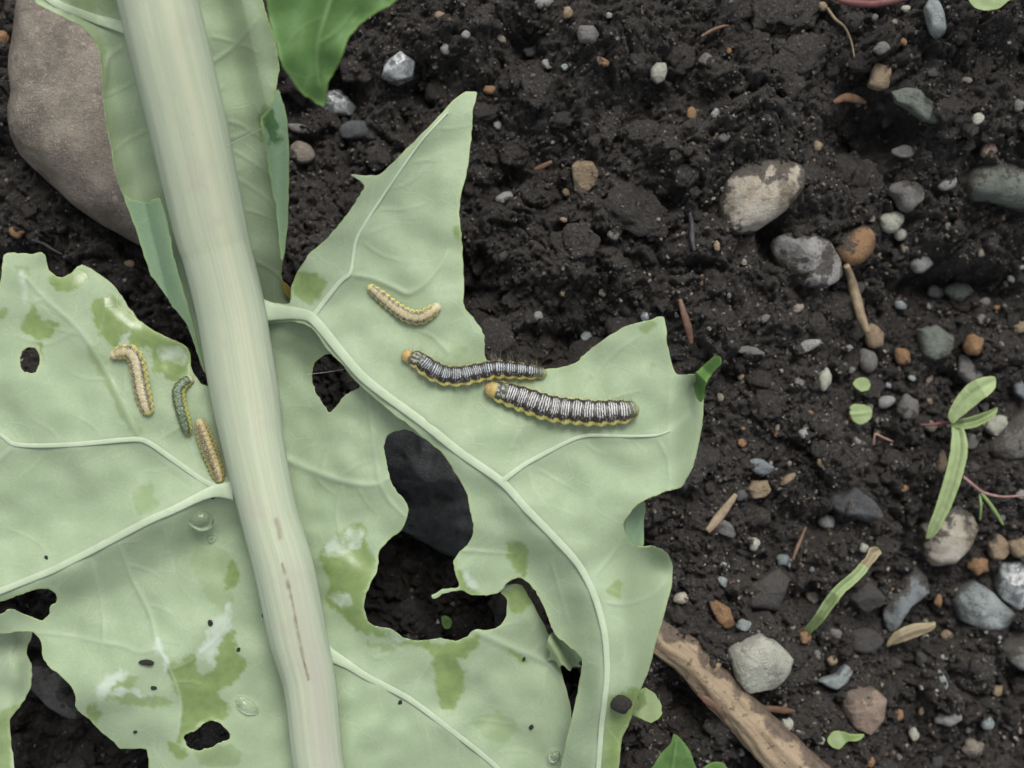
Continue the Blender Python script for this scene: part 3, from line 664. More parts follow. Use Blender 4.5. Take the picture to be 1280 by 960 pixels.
leaf = empty("cabbage_leaf", "large pale green cabbage leaf lying underside up with a thick midrib and chewed holes", "leaf")
def stem_attrs(V):
    px, py = XY2PX(V[:,0], V[:,1], V[:,2]); cx = stem_x(py); w = np.interp(py, STEM[:,1], STEM[:,2])*.5; u = (px-cx)/w
    dd, _, _, t, _ = nearest(px, py, CRACK, False); up = V[:,2] > z_stem(py)
    crack = np.clip(1.2*np.exp(-(dd/(1.1+.9*(fbm(py/11,px*0+3,3,19)+.4)))**2),0,1)*up*(.7+.3*fbm(py/14,px*0,3,9))
    dd2, _, _, _, _ = nearest(px, py, np.array([(345,650),(349,662),(350,672)]), False); crack = np.maximum(crack, .5*np.exp(-(dd2/3)**2))
    stripe = np.exp(-((u-.28)/.22)**2)*sstep(700, 450, py)
    tinge = sstep(620, 860, py)*np.exp(-((u-.35)/.5)**2)
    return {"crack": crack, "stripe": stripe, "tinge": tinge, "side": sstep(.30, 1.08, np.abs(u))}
def build_stem():
    c = STEM; zs = z_stem(c[:,1])
    me = px_tube(c[:,:2], c[:,2], zs, M_stem, n=96, per=32, flat=.82, ribs=.004, wob=.014, seed=4, name="midrib", attrs_fn=stem_attrs)
    n = len(me.vertices); v = np.empty(n*3, np.float32); me.vertices.foreach_get("co", v); v = v.reshape(-1,3)
    obj("midrib", me, leaf)
build_stem()
def zs_side(px, py): return z_stem(py)-.22
# ---- right lobe (E) and the part of the blade below its vein (F)
EV = [(322,388),(345,390),(372,392),(392,399),(427,441),(460,477),(527,527),(577,567),(627,602),(657,635),(694,673),(724,707),(744,747),(756,793),(759,840),(756,873),(752,907),(748,960),(744,1020)]
EVs = smooth_poly(EV, False, 5)
def zE(px, py):
    d, _, _, t, sg = nearest(px, py, EVs, False)
    z = 2.95+.085*perlin(px/95, py/95, 301)+.045*perlin(px/40, py/40, 302)
    z = z+.10*np.exp(-(d/34)**2)
    z = z-.22*sstep(0, 60, d)*(sg > 0)*sstep(.45, .62, t)                          # falls away left of the lower vein
    z = z-.55*sstep(835, 885, px)*sstep(455, 500, py)                               # right rim curls down
    z = z-.9*sstep(20, 95, d)*(sg < 0)*sstep(640, 720, py)*sstep(740, 800, px)
    z = z-.35*sstep(840, 1000, py)
    z = z-.30*sstep(520, 600, px)*sstep(300, 110, py)*(px < 620)
    z = z-.12*np.exp(-((px-690)**2+(py-470)**2)/60**2)
    return z+(zs_side(px, py)-2.95)*sstep(400, 330, px)
def zF(px, py):
    d, _, _, t, sg = nearest(px, py, EVs, False)
    z = 2.86-.16*sstep(0, 55, d)+0.085*perlin(px/80+7, py/80, 311)+.035*perlin(px/33, py/33, 312)
    z = z-.28*sstep(560, 720, px)-.25*sstep(700, 960, py)*sstep(430, 560, px)
    z = z+.12*np.exp(-((px-470)**2+(py-740)**2)/50**2)
    return z+(z_stem(py)-.30-2.8)*sstep(440, 360, px)*.8
E_out = [(318,385),(345,379),(362,379),(366,352),(385,319),(410,297),(427,276),(444,253),(455,233),(446,223),(439,218),(455,219),(474,218),(494,200),(517,177),(544,150),(567,125),(582,115),(593,114),(596,120),(591,140),(589,173),(584,213),(577,240),(574,267),(577,300),(580,350),(580,383),(594,400),(605,420),(607,448),(625,462),(650,468),(674,463),(694,460),(717,455),(727,447),(740,435),(777,410),(810,400),(826,396),(832,400),(834,430),(844,466),(858,468),(872,468),(879,484),(879,517),(874,553),(866,583),(853,607),(838,613),(812,622),(792,636),(780,656),(786,676),(800,683),(816,682),(834,692),(841,711),(838,740),(831,767),(821,800),(811,837),(797,870),(787,903),(777,927),(774,960),(768,1030),
  (690,1030),(700,960),(710,917),(720,873),(727,838),(726,822),(710,807),(694,793),(687,777),(674,747),(661,729),(650,722),(636,727),(624,740),(604,744),(589,744),(577,738),(560,741),(543,748),(540,744),(556,736),(573,733),(568,712),(567,700),(577,688),(587,677),(592,657),(588,640),(582,613),(567,588),(554,568),(527,545),(505,527),(450,482),(427,455),(410,438),(392,413),(372,403),(340,404),(318,404)]
E_vs = [  # minor veins as low ridges: points, width at the root, width at the tip, height, colour
 ([(437,343),(464,347),(490,358),(510,367),(530,356),(545,338),(560,315)],7,3,.03,.55),
 ([(470,260),(500,262),(530,255)],4,2,.012,.3), ([(507,203),(530,200),(556,190)],4,2,.01,.3), ([(450,300),(480,320),(520,330)],4,2,.01,.3),
 ([(714,550),(735,520),(760,500),(800,488)],5,2,.015,.4), ([(820,545),(835,575),(838,600)],4,2,.012,.4), ([(660,578),(668,610),(690,640)],4,2,.012,.35),
 ([(745,750),(770,755),(795,752),(818,742),(832,728)],5,3,.02,.45), ([(735,725),(760,700),(780,672)],4,2,.015,.35), ([(758,830),(735,830),(722,840)],4,2,.012,.4),
 ([(700,675),(690,700),(700,740),(712,780)],4,2,.012,.3), ([(560,440),(540,420),(520,412)],5,2,.012,.3),([(640,560),(650,540),(655,530)],4,2,.01,.25),([(577,688),(610,690),(640,692)],4,2,.015,.4),([(740,470),(770,440),(800,420)],4,2,.012,.3)]
E_wet_shade = [[(363,352),(372,340),(400,344),(410,352),(402,368),(390,380),(372,372)],[(568,288),(572,280),(577,290),(574,300),(569,297)],
 [(635,677),(655,680),(661,697),(657,720),(645,712),(634,694)],(.8,[(760,735),(768,726),(778,732),(776,745),(766,748)]),(1.0,[(754,876),(775,868),(797,862),(800,878),(786,910),(776,940),(772,985),(748,985),(750,920)]),  # last patch paints the shade of the downturned lower edge into the colour
 (.7,[(800,412),(812,402),(822,404),(816,412),(806,418)]),(.5,[(813,458),(818,452),(820,462),(816,468)]),(.4,[(560,430),(575,428),(585,440),(570,448)]),[(567,700),(574,712),(580,730),(600,742),(585,745),(570,734)]]
E_film = [[(582,712),(590,722),(598,733),(590,738),(580,724)]]
E_vs += [(EV,38,18,.034,.30),([(388,400),(404,378),(425,352),(437,342),(441,325),(447,295),(477,247),(507,203),(530,172),(560,140)],20,7,.028,.35),([(627,602),(645,588),(660,578),(690,562),(714,550),(737,544),(780,545),(820,544),(845,535),(862,518)],19,9,.028,.35)]
E_vs += sprout([EV[4:], [(427,352),(437,342),(441,325),(447,295),(477,247),(507,203),(530,172),(560,140)], [(627,602),(660,578),(714,550),(780,545),(845,535)]], 3)
bE = blade("leaf_blade", E_out, [], zE, leaf, veins=E_vs, wets=E_wet_shade, films_glare=E_film, seed=11, label="right lobe of the leaf with a jagged tip and six chewed edges" if False else "right lobe of the blade with a tall pointed tip")
vein_part(EV, 14, 6, zE, bE, .05, root=22)
vein_part([(388,400),(404,378),(425,352),(437,342),(441,325),(447,295),(477,247),(507,203),(530,172),(560,140)], 7, 2, zE, bE, .04)
vein_part([(627,602),(645,588),(660,578),(690,562),(714,550),(737,544),(780,545),(820,544),(838,538)], 7.5, 2.5, zE, bE, .04)
F_out = [(318,395),(372,398),(395,408),(440,455),(490,500),(540,540),(575,575),(590,600),(570,590),(537,552),(512,538),(498,538),(486,544),(480,556),(481,566),(484,583),(491,607),(507,627),(510,640),(503,661),(484,677),(474,690),(472,713),(460,737),(455,757),(460,777),(470,783),(487,786),(507,798),(524,801),(550,798),(570,801),(584,795),(594,787),(614,787),(627,780),(634,763),(632,747),(629,737),(645,728),(668,735),(700,760),(745,800),(760,850),(752,900),(735,890),(720,880),(716,892),(713,885),(710,868),(702,840),(694,822),(690,800),(679,780),(667,757),(657,742),(648,736)]
# F drawn as one outline: right side runs on below lobe E, with the narrow torn gap as its own hole
F_out = [(318,395),(372,398),(395,408),(440,455),(490,500),(540,540),(560,562),(537,552),(512,538),(498,538),(486,544),(480,556),(481,566),(484,583),(491,607),(507,627),(510,640),(503,661),(484,677),(474,690),(472,713),(460,737),(455,757),(460,777),(470,783),(487,786),(507,798),(524,801),(550,798),(570,801),(584,795),(594,787),(614,787),(627,780),(634,763),(632,747),(626,738),(634,731),(652,731),(659,742),(668,758),(680,781),(690,800),(697,822),(702,840),(710,868),(714,888),(715,925),(720,960),(720,1040),(395,1040),(385,960),(360,870),(340,780),(318,640)]
F_holes = [[(408,442),(397,450),(389,467),(394,487),(402,502),(412,515),(421,507),(432,493),(450,484),(446,472),(432,455),(420,444)]]
F_vs = [([(345,570),(372,580),(400,592),(430,602),(455,606),(474,604),(486,597)],9,5,.03,.6),([(476,604),(486,625),(505,645)],6,3,.02,.5),([(474,603),(468,560),(462,515),(460,490)],5,3,.015,.4),
 ([(400,592),(412,560),(440,530)],4,2,.01,.25),([(430,603),(420,640),(428,680)],4,2,.012,.3),([(594,788),(634,807),(684,828),(702,848),(712,872)],9,4,.03,.6),
 ([(510,873),(530,840),(545,815)],4,2,.01,.3),([(560,910),(600,900),(640,905)],4,2,.01,.25),([(530,885),(535,930),(545,970)],4,2,.01,.25),([(684,828),(680,870),(690,920)],4,2,.01,.2)]
F_wet = [[(400,690),(420,668),(455,655),(458,675),(470,700),(470,713),(458,737),(453,757),(460,780),(487,788),(507,800),(490,797),(450,790),(428,770),(412,760),(408,720)],
 [(484,803),(520,803),(567,803),(600,790),(594,815),(570,826),(584,840),(572,880),(552,886),(540,826),(534,810)],[(627,738),(652,732),(667,752),(645,768),(630,750)],[(634,810),(660,824),(645,828)],
 (.6,[(455,800),(480,805),(500,815),(470,812)]),(.4,[(590,900),(620,890),(650,910),(620,930)])]
F_glare = [[(403,688),(415,672),(440,664),(455,660),(450,680),(430,692)],[(413,745),(430,742),(440,755),(425,758)],[(470,784),(487,788),(507,800),(520,803),(490,797)],[(430,668),(445,660),(452,665),(440,674)]]  # pale patches paint the glare on the wet blade into the colour
F_vs += [([(400,812),(415,820),(435,831),(460,847),(510,873),(560,910),(614,953),(660,1000)],28,18,.034,.3)]
F_vs += sprout([[(415,820),(460,847),(510,873),(560,910),(614,953)], [(345,570),(400,592),(455,606)], [(594,788),(634,807),(684,828)]], 4, 26)
bF = blade("leaf_blade", F_out, F_holes, zF, leaf, veins=F_vs, wets=F_wet, films_glare=F_glare, seed=23, label="lower right blade around the large chewed hole")
vein_part([(400,812),(415,820),(435,831),(460,847),(510,873),(560,910),(614,953),(660,1000)], 10, 6, zF, bF, .05, root=16)
# torn scrap of blade between E and F
blade("leaf_scrap", [(688,792),(697,790),(704,800),(712,806),(722,812),(728,822),(723,828),(726,835),(717,833),(712,839),(704,832),(699,834),(694,825),(685,826),(688,816),(683,808)], [], lambda x, y: 2.52+.08*np.sin((x-y*.6)/4.5)-.004*(y-810), leaf, M_leaf, seed=31, step=1.6, wets=[(.4,[(690,800),(700,800),(705,830),(690,825)])])
# darker turned-down notch on the right rim, the curled tip and the little lower lobe
blade("leaf_fold", [(776,655),(786,636),(800,626),(807,632),(804,655),(804,684),(792,690),(780,678)], [], lambda x, y: 2.62-.22*sstep(780,806,x), leaf, M_flap, seed=33, step=1.6)
blade("curled_leaf_tip", [(866,474),(872,464),(882,454),(894,445),(901,447),(901,455),(890,468),(883,480),(879,500),(872,500)], [], lambda x, y: 2.75+.012*(x-870)+.18*np.exp(-((x-y-405)/8)**2), leaf, M_leaf_top, seed=35, step=1.4)
blade("leaf_curl", [(786,880),(796,866),(806,860),(818,867),(827,882),(826,896),(815,903),(800,898),(788,893)], [], lambda x, y: 2.15+.1*np.cos((x-800)/9), leaf, M_seed, wets=[(.8,[(796,866),(806,862),(806,880),(798,888)])], seed=37, step=1.4)
# ---- left blade
LV1 = [(292,613),(268,614),(247,622),(217,637),(187,650),(147,671),(107,692),(67,712),(30,727),(0,739),(-60,764)]
LV2 = [(284,615),(270,609),(252,600),(234,587),(210,570),(187,554),(167,549),(100,555),(50,557),(17,555),(0,543),(-50,515)]
LV1s = smooth_poly(LV1, False, 5)
def zL(px, py):
    d, _, _, t, sg = nearest(px, py, LV1s, False)
    z = 2.78+.085*perlin(px/100+3, py/100, 321)+.035*perlin(px/38, py/38, 322)
    z = z+.12*np.exp(-(d/30)**2)-.05*sstep(0, 60, d)*(py > 600)*(sg < 0)
    z = z-.10*sstep(0, 60, d)*sstep(170, 60, d)*(sg < 0)
    z = z-.30*sstep(430, 340, py)*sstep(40, 220, px)-.35*sstep(860, 960, py)*sstep(260, 100, px)
    z = z-.10*sstep(200,235,px)*sstep(500,440,py)
    return z+(z_stem(py)-.26-2.78)*sstep(200, 290, px)
L_out = [(300,500),(262,484),(250,478),(243,468),(238,455),(237,440),(228,430),(205,420),(180,405),(165,390),(152,370),(140,355),(120,340),(103,331),(95,335),(88,342),(80,346),(72,346),(66,341),(60,336),(57,322),(53,316),(40,317),(20,316),(5,319),(2,345),(-10,365),(-80,380),(-90,560),(-80,780),(-40,770),(0,753),(25,744),(45,737),(62,737),(70,744),(70,752),(62,758),(62,768),(54,775),(40,772),(12,761),(0,768),(-60,780),(-60,800),(0,793),(35,789),(46,794),(51,803),(53,820),(61,833),(76,845),(90,860),(94,872),(95,886),(110,898),(126,915),(143,928),(150,936),(180,936),(185,942),(186,960),(190,1040),(410,1040),(395,960),(370,860),(345,760),(325,640)]
L_holes = [ell(37,450,13.5,16.5,0,12,.05), [(230,925),(232,917),(245,913),(255,904),(265,901),(276,905),(287,917),(286,924),(272,930),(262,935),(248,938),(236,934)]]
L_vs = [([(180,551),(170,540),(147,493),(127,453),(97,410),(60,377),(33,347)],9,4,.025,.45),([(17,556),(0,573),(-40,600)],6,4,.02,.5),
 ([(147,675),(155,695),(167,727),(187,767),(197,807),(213,837),(225,870),(227,890),(222,920)],5,3,.022,.5),([(113,692),(120,720),(128,760),(129,800),(122,835)],5,2,.015,.4),([(197,810),(175,815),(155,808),(128,803),(90,795),(45,790)],5,3,.015,.45),
 ([(205,650),(212,690),(225,730),(245,755)],4,2,.012,.35),([(100,555),(80,580),(70,620)],4,2,.012,.25),([(127,453),(150,440),(175,430)],4,2,.01,.25),([(187,554),(215,540),(240,520)],4,2,.012,.3),([(97,410),(60,430),(20,420)],4,2,.01,.2),([(67,712),(50,680),(10,660)],4,2,.01,.25),
 ([(213,837),(240,825),(270,800),(290,770)],4,2,.012,.3)]
L_wet = [[(30,393),(47,383),(50,400),(72,402),(67,418),(53,427),(55,455),(45,430),(40,422),(27,412)],[(63,344),(80,347),(100,333),(107,352),(87,365),(67,360)],
 [(113,380),(140,368),(167,393),(207,422),(232,432),(238,452),(235,472),(226,478),(205,472),(190,462),(184,438),(160,434),(140,430),(122,412)],(.55,[(110,440),(124,438),(150,490),(176,535),(168,545),(140,500)]),
 (.5,[(168,612),(190,606),(195,640),(172,640)]),[(278,740),(290,697),(300,722),(285,740)],
 [(213,832),(243,818),(246,838),(266,836),(276,798),(292,788),(297,816),(311,828),(294,852),(274,868),(286,882),(280,902),(254,902),(234,922),(222,930),(228,895),(224,870),(214,852)],
 [(108,888),(120,880),(125,895),(118,905)],(.7,[(135,858),(165,846),(175,850),(150,866)]),[(212,925),(232,938),(230,950),(215,945)],(.8,[(0,385),(8,388),(6,398),(0,400)]),(.7,[(20,332),(35,334),(33,345),(22,342)]),(.7,[(130,870),(190,868),(220,880),(190,884),(150,880)]),(.5,[(245,935),(290,930),(300,955),(255,955)]),(.35,[(240,690),(285,690),(290,770),(255,740)])]
L_film = [[(245,826),(250,805),(262,785),(280,765),(286,752),(291,762),(289,785),(276,800),(266,832),(258,826)],[(120,870),(128,850),(150,838),(160,842),(150,850),(140,858),(132,872)],[(133,868),(160,860),(188,868),(186,872),(160,866),(140,872)],
 [(147,432),(158,416),(164,420),(158,434),(148,434)],[(195,438),(205,434),(230,436),(232,452),(222,456),(205,448)],[(193,802),(200,800),(210,832),(203,834)],[(25,340),(30,340),(34,372),(30,380)]]
L_vs += [(LV1,28,20,.036,.3),(LV2,22,13,.028,.35)]
L_vs += sprout([LV1, LV2, [(180,551),(147,493),(97,410),(33,347)], [(147,675),(167,727),(197,807),(225,870)]], 5)
bL = blade("leaf_blade", L_out, L_holes, zL, leaf, veins=L_vs, wets=L_wet, films_glare=L_film, seed=41, label="left lobe of the blade with wet dark patches and small holes")
vein_part(LV1, 10.5, 8, zL, bL, .05, root=16)
vein_part(LV2, 8, 5, zL, bL, .04)
blade("leaf_lobe", [(-60,770),(0,778),(30,780),(40,792),(33,815),(40,833),(37,862),(26,882),(13,900),(14,930),(18,965),(16,1040),(-60,1040)], [], lambda x, y: 2.35+.08*perlin(x/40,y/40,5)-.1*sstep(10,40,x), leaf, wets=[(.8,[(8,885),(26,884),(12,905),(14,960),(-10,960),(-10,900)])], veins=[([(-40,900),(-10,860),(20,800)],6,3,.02,.4)], seed=43)
# ---- upper left blade with its folded-over flap
def zB(px, py):
    cx = stem_x(py)-40; u = np.clip((cx-px)/70, -1, 2)
    return z_stem(py)-.42-.10*np.sin(np.clip(u,0,1)*np.pi)+.20*sstep(.5, 1.3, u)+.05*perlin(px/50, py/50, 331)
B_out = [(40,-70),(42,-4),(53,8),(67,15),(97,30),(112,42),(122,60),(126,83),(128,123),(133,157),(140,193),(144,217),(153,242),(167,277),(180,318),(190,345),(202,362),(215,382),(231,402),(241,424),(247,445),(258,468),(285,468),(285,300),(240,60),(200,-70)]
bB = blade("leaf_blade", B_out, [], zB, leaf, veins=sprout([[(150,40),(190,170),(240,330)]], 6, 36)+[([(150,60),(135,75),(130,120)],6,3,.02,.4),([(190,160),(160,175),(142,190)],4,2,.012,.3),([(170,100),(150,112),(132,120)],4,2,.012,.3)], seed=51, rim=6, label="upper left strip of the blade beside the midrib", z_rim=.05,
 wets=[(.35,[(75,-5),(140,-5),(146,14),(120,14),(90,8)])])
vein_part([(170,38),(148,32),(120,24),(92,14),(70,4),(45,-16),(20,-45)], 13, 9, zB, bB, .05, root=8)
def zBf(px, py): return z_stem(py)-.18+.16*np.sin(np.clip((px-stem_x(py)+75)/45, 0, 1)*np.pi)*sstep(470, 330, py)-.12*sstep(380, 470, py)
obj_flapB = blade("leaf_flap", [(154,243),(163,250),(173,251),(182,254),(190,250),(198,247),(204,259),(209,275),(213,293),(217,320),(229,362),(243,410),(257,465),(250,452),(243,430),(233,404),(216,383),(202,362),(189,345),(180,320),(166,277)], [], zBf, leaf, M_flap, seed=53, rim=3, step=1.6, label="bluish folded edge left of the midrib")
# ---- upper right blade with its flap
def zC(px, py):
    u = np.clip((px-stem_x(py)-45)/60, -1, 2)
    return z_stem(py)-.42-.08*np.sin(np.clip(u,0,1)*np.pi)+.10*sstep(.5, 1.2, u)+.05*perlin(px/55, py/55, 341)-.3*sstep(300,390,py)
C_out = [(180,-70),(318,-70),(328,0),(334,20),(343,50),(346,67),(349,87),(345,110),(352,123),(358,153),(360,217),(359,267),(354,320),(352,347),(359,358),(374,372),(388,382),(386,389),(368,387),(345,392),(300,400),(270,300),(230,120)]
bC = blade("leaf_blade", C_out, [], zC, leaf, veins=sprout([[(262,20),(290,170),(325,340)]], 7, 36)+[([(275,210),(300,225),(330,245),(345,262)],4,2,.012,.35),([(262,80),(290,60),(325,20)],5,3,.015,.35),([(285,175),(310,165),(330,160)],4,2,.01,.3)], seed=61, rim=5, label="upper right strip of the blade beside the midrib", z_rim=.04,
 wets=[(.9,[(324,140),(333,131),(342,134),(338,146),(330,160),(329,180),(324,170)])])
blade("brown_leaf_margin", [(352,352),(358,354),(366,364),(376,372),(388,381),(388,388),(380,386),(368,379),(357,368)], [], lambda x, y: zC(x,y)+.09, leaf, leaf_material("browned_margin", (.30,.20,.06), (.2,.16,.05), (.12,.09,.03), (.34,.3,.1), (.4,.4,.3)), seed=62, step=1.2)
def zCf(px, py): return z_stem(py)-.16+.10*np.sin(np.clip((px-328)/34, 0, 1)*np.pi)
blade("leaf_flap", [(347,112),(352,122),(359,152),(361,217),(360,267),(355,320),(351,322),(348,290),(345,262),(338,227),(333,193),(328,167),(326,148),(333,140),(341,128)], [], zCf, leaf, M_flap, wets=[[(329,142),(340,134),(348,160),(350,178),(340,182),(333,165)]], seed=63, rim=3, step=1.5, label="bluish folded edge right of the midrib")
# rootward collar where side veins leave the midrib
# ---------------------------------------------------------------- other leaves
top_leaf = empty("cabbage_leaf", "darker green leaf tip hanging in from the top edge, out of focus", "leaf")
def zD(px, py): return 5.5-.25*sstep(60, 140, py)+.10*perlin(px/50, py/50, 351)+.10*np.exp(-((px-395-(60-py)*.25)/14)**2)
#
bD = blade("leaf_blade", [(325,-80),(333,0),(338,30),(346,60),(352,80),(363,97),(377,116),(390,125),(402,133),(408,124),(410,104),(418,88),(427,73),(437,45),(460,22),(497,0),(600,-80)], [], zD, top_leaf, M_leaf_top, veins=[([(440,-60),(410,10),(396,60),(400,110)],7,3,.03,.55),([(398,55),(420,40),(445,10)],4,2,.015,.4),([(405,20),(375,35),(355,60)],4,2,.015,.4)], seed=71, z_rim=.03)
def soil_leaf(name, label, outline, mat, z0, tilt=(0,0), seed=0, veins=(), wets=(), cat="leaf", step=1.5, thick=.03, group=None):
    c = np.array(outline, float).mean(0); oo = np.vstack([np.array(outline, float), c[None]]); q0 = soil_at(oo[:,0], oo[:,1]); base = np.percentile(soil(q0[:,0], q0[:,1]), 80)+z0
    return blade(name, outline, [], lambda x, y: base+tilt[0]*(x-c[0])+tilt[1]*(y-c[1])+.012*perlin(x/14, y/14, seed), None, mat, veins=veins, wets=wets, step=step, thick=thick, seed=seed, jag=.5)
o = soil_leaf("leaf_fragment", "", [(808,972),(818,955),(826,942),(838,930),(842,918),(850,922),(856,930),(864,942),(868,955),(874,962),(884,956),(896,952),(908,958),(915,990),(820,1000)], M_leaf_top, .9, (.003,0), 81, veins=[([(835,990),(842,950),(845,925)],4,2,.02,.5)]); tag(o, "small green leaf with toothed edge at the bottom edge", "leaf")
o = soil_leaf("leaf_fragment", "", [(1206,-14),(1213,4),(1222,11),(1236,13),(1250,10),(1262,0),(1275,-14),(1240,-30)], M_seed, .6, (0,0), 83); tag(o, "bright yellow-green leaf tip at the top right edge", "leaf")
o = soil_leaf("leaflet", "", [(1066,480),(1072,473),(1082,472),(1088,479),(1086,487),(1076,489)], M_seed, .35, (0,0), 85); tag(o, "small round green leaflet above a larger green leaflet", "leaf", "green leaflets in the right soil")
o = soil_leaf("leaflet", "", [(1061,511),(1068,505),(1080,506),(1090,512),(1088,524),(1076,531),(1066,525)], M_seed, .35, (0,0), 86, veins=[([(1064,518),(1078,517),(1090,515)],3,2,.02,.5)]); tag(o, "larger bright green leaflet left of the tan-grey blocky pebble", "leaf", "green leaflets in the right soil")
o = soil_leaf("leaflet", "", [(1034,925),(1042,914),(1056,915),(1064,918),(1080,918),(1074,926),(1060,927),(1050,936),(1040,934)], M_seed, .25, (0,0), 87, wets=[(.7,[(1050,910),(1085,915),(1060,930)])]); tag(o, "yellow-green scrap of leaf below the heart-shaped stone", "leaf")
o = soil_leaf("leaflet", "", [(551,772),(558,770),(565,776),(562,786),(555,785)], M_leaf_top, .3, (0,0), 88); tag(o, "tiny green scrap of leaf on soil inside the large hole", "leaf")
# grass blade, seed husk, seedling
def lens(pts, w): # outline from a centreline and widths
    p = smooth_poly(pts, False, 5); t = np.linspace(0, 1, len(p)); ww = np.interp(t, np.linspace(0, 1, len(w)), w)*.5
    T = np.gradient(p, axis=0); T /= np.linalg.norm(T, axis=1)[:,None]; N = np.stack([-T[:,1], T[:,0]], -1)
    return np.vstack([p+N*ww[:,None], (p-N*ww[:,None])[::-1]])[::3].tolist()
def strap(name, pts, w, z, mat, parent=None, fold=.06, seed=0, **kw):
    pl = smooth_poly(pts, False, 5); zz = np.asarray(z, float)
    def zf(x, y):
        d, _, _, t, _ = nearest(x, y, pl, False); return np.interp(t, np.linspace(0, 1, len(zz)), zz)-fold*np.exp(-(d/4)**2)+.006*perlin(x/9, y/9, seed)
    return blade(name, lens(pts, w), [], zf, parent, mat, step=1.3, thick=.03, seed=seed, jag=.4, rim=2, **kw)
gz = soil_at(1045, 745)[2]+.28
g = empty("grass_blade", "short withering grass blade, green in the middle with brown ends", "grass blade")
strap("blade", [(1008,790),(1022,775),(1038,752),(1052,735),(1070,720),(1082,706)], [9,13,15,14,13,12], [gz+.3,gz+.55,gz+.65,gz+.6,gz+.5], M_seed, g, seed=91, wets=[(.5,[(1010,785),(1040,745),(1046,752),(1018,790)])])
M_dry = leaf_material("dry_husk", (.30,.25,.16), (.24,.19,.12), (.15,.11,.07), (.4,.36,.25), (.4,.4,.3))
M_purple = leaf_material("purple_brown_sheath", (.15,.11,.10), (.12,.08,.08), (.1,.06,.06), (.2,.15,.14), (.3,.3,.3))
strap("dry_tip", [(1079,709),(1087,700),(1093,691),(1101,688)], [12,11,16,6], [gz+.5,gz+.45,gz+.4], M_dry, g, seed=92)
strap("sheath", [(990,806),(998,797),(1006,791),(1012,786)], [4,11,14,8], [gz+.15,gz+.25,gz+.33], M_purple, g, seed=93)
hz = soil_at(1140, 795)[2]
o = strap("seed_husk", [(1108,807),(1122,797),(1140,789),(1160,784),(1170,780)], [3,15,18,12,5], [hz+.25,hz+.35,hz+.35,hz+.3], M_dry, None, fold=-.06, seed=94); tag(o, "dry tan seed husk lying below the blue-grey lobed stone", "husk")
sz = soil_at(1190, 530)[2]
sdl = empty("seedling", "young seedling with two oval seed leaves and one long leaf at right", "seedling")
strap("seed_leaf", [(1187,528),(1197,513),(1214,494),(1232,482),(1246,476)], [8,19,27,24,9], [sz+.9,sz+1.0,sz+1.1,sz+1.05], leaf_material("seed_leaf_pale", (.36,.45,.22), (.31,.40,.19), (.2,.3,.1), (.42,.5,.28), (.4,.5,.3), .2), sdl, fold=.03, seed=95)
strap("seed_leaf", [(1188,529),(1200,530),(1218,527),(1236,519),(1248,511)], [5,12,15,11,3], [sz+.85,sz+.9,sz+.85,sz+.8], M_seed, sdl, fold=.1, seed=96, wets=[(.4,[(1195,532),(1240,520),(1240,530),(1200,540)])])
strap("long_leaf", [(1195,532),(1199,548),(1198,570),(1190,602),(1178,636),(1166,662),(1159,674)], [10,20,22,21,18,14,3], [sz+.85,sz+1.0,sz+1.05,sz+1.0,sz+.9], M_seed, sdl, fold=.05, seed=97)
def root_mat(name, c1, c2):
    t = NT(name, .55, .4); n = t.noise(8, 4); t.color(t.mix(t.ramp(n, .35, .65), c1, c2)); t.bump(t.noise(25, 3), .3, .03); return t.m
M_red = root_mat("red_stalk", (.16,.05,.05), (.10,.04,.035)); M_root = root_mat("tan_root", (.28,.22,.14), (.19,.14,.085)); M_barkchip = root_mat("bark_chip", (.15,.085,.05), (.09,.052,.033)); M_pinkroot = root_mat("pink_stalk", (.30,.20,.17), (.24,.13,.12)); M_dark = root_mat("dark_stick", (.045,.042,.045), (.03,.028,.03)); M_greenstalk = root_mat("green_stalk", (.20,.28,.10), (.15,.22,.08))
def soil_tube(name, label, cat, pts, w, mat, lift=.1, parent=None, group=None, flat=1.0, wob=.12, n=8):
    p = np.array(pts, float); z = soil_at(p[:,0], p[:,1]); z = .5*z[:,2]+.5*np.maximum(z[:,2], soil(z[:,0], z[:,1]))+lift+.05
    me = px_tube(p, w, z, mat, n=n, per=5, wob=wob, flat=flat, seed=int(p[0,0]), name=name)
    if parent is None:
        loc = recenter(me); return obj(name, me, label=label, cat=cat, group=group, loc=loc)
    return obj(name, me, parent)
soil_tube("stalk", "", "", [(1150,531),(1163,531),(1176,529),(1190,528)], [3,4,5,5], M_red, .55, parent=sdl)
soil_tube("dry_stalk", "dry tan stalk hanging below the orange-tan pebble", "stalk", [(1058,332),(1063,345),(1067,362),(1072,380),(1077,398),(1084,415)], [8,10,13,13,12,9], M_root, .25, n=12)
soil_tube("root_thread", "pinkish thin stalk running to the right edge under the long leaf", "root", [(1204,596),(1216,606),(1230,616),(1255,621),(1290,618)], [4,4,4,3,3], M_pinkroot, .5)
soil_tube("root_thread", "thin green stalk curving down right of the long leaf", "stalk", [(1226,616),(1236,628),(1246,643),(1254,656)], [4,5,5,3], M_greenstalk, .5)
soil_tube("root_thread", "short green stalk beside the pinkish thin stalk", "stalk", [(1224,614),(1226,632),(1225,650)], [3,4,3], M_greenstalk, .45)
soil_tube("root_thread", "pale bent rootlet below the green leaflets", "root", [(1092,556),(1094,543),(1104,547),(1116,552)], [3,3,3,2], M_pinkroot, .3)
soil_tube("root_thread", "fine pale root hanging below the tan top pebble", "root", [(1034,10),(1044,24),(1056,34),(1064,52),(1068,72)], [4,4,3,3,2], M_root, .25)
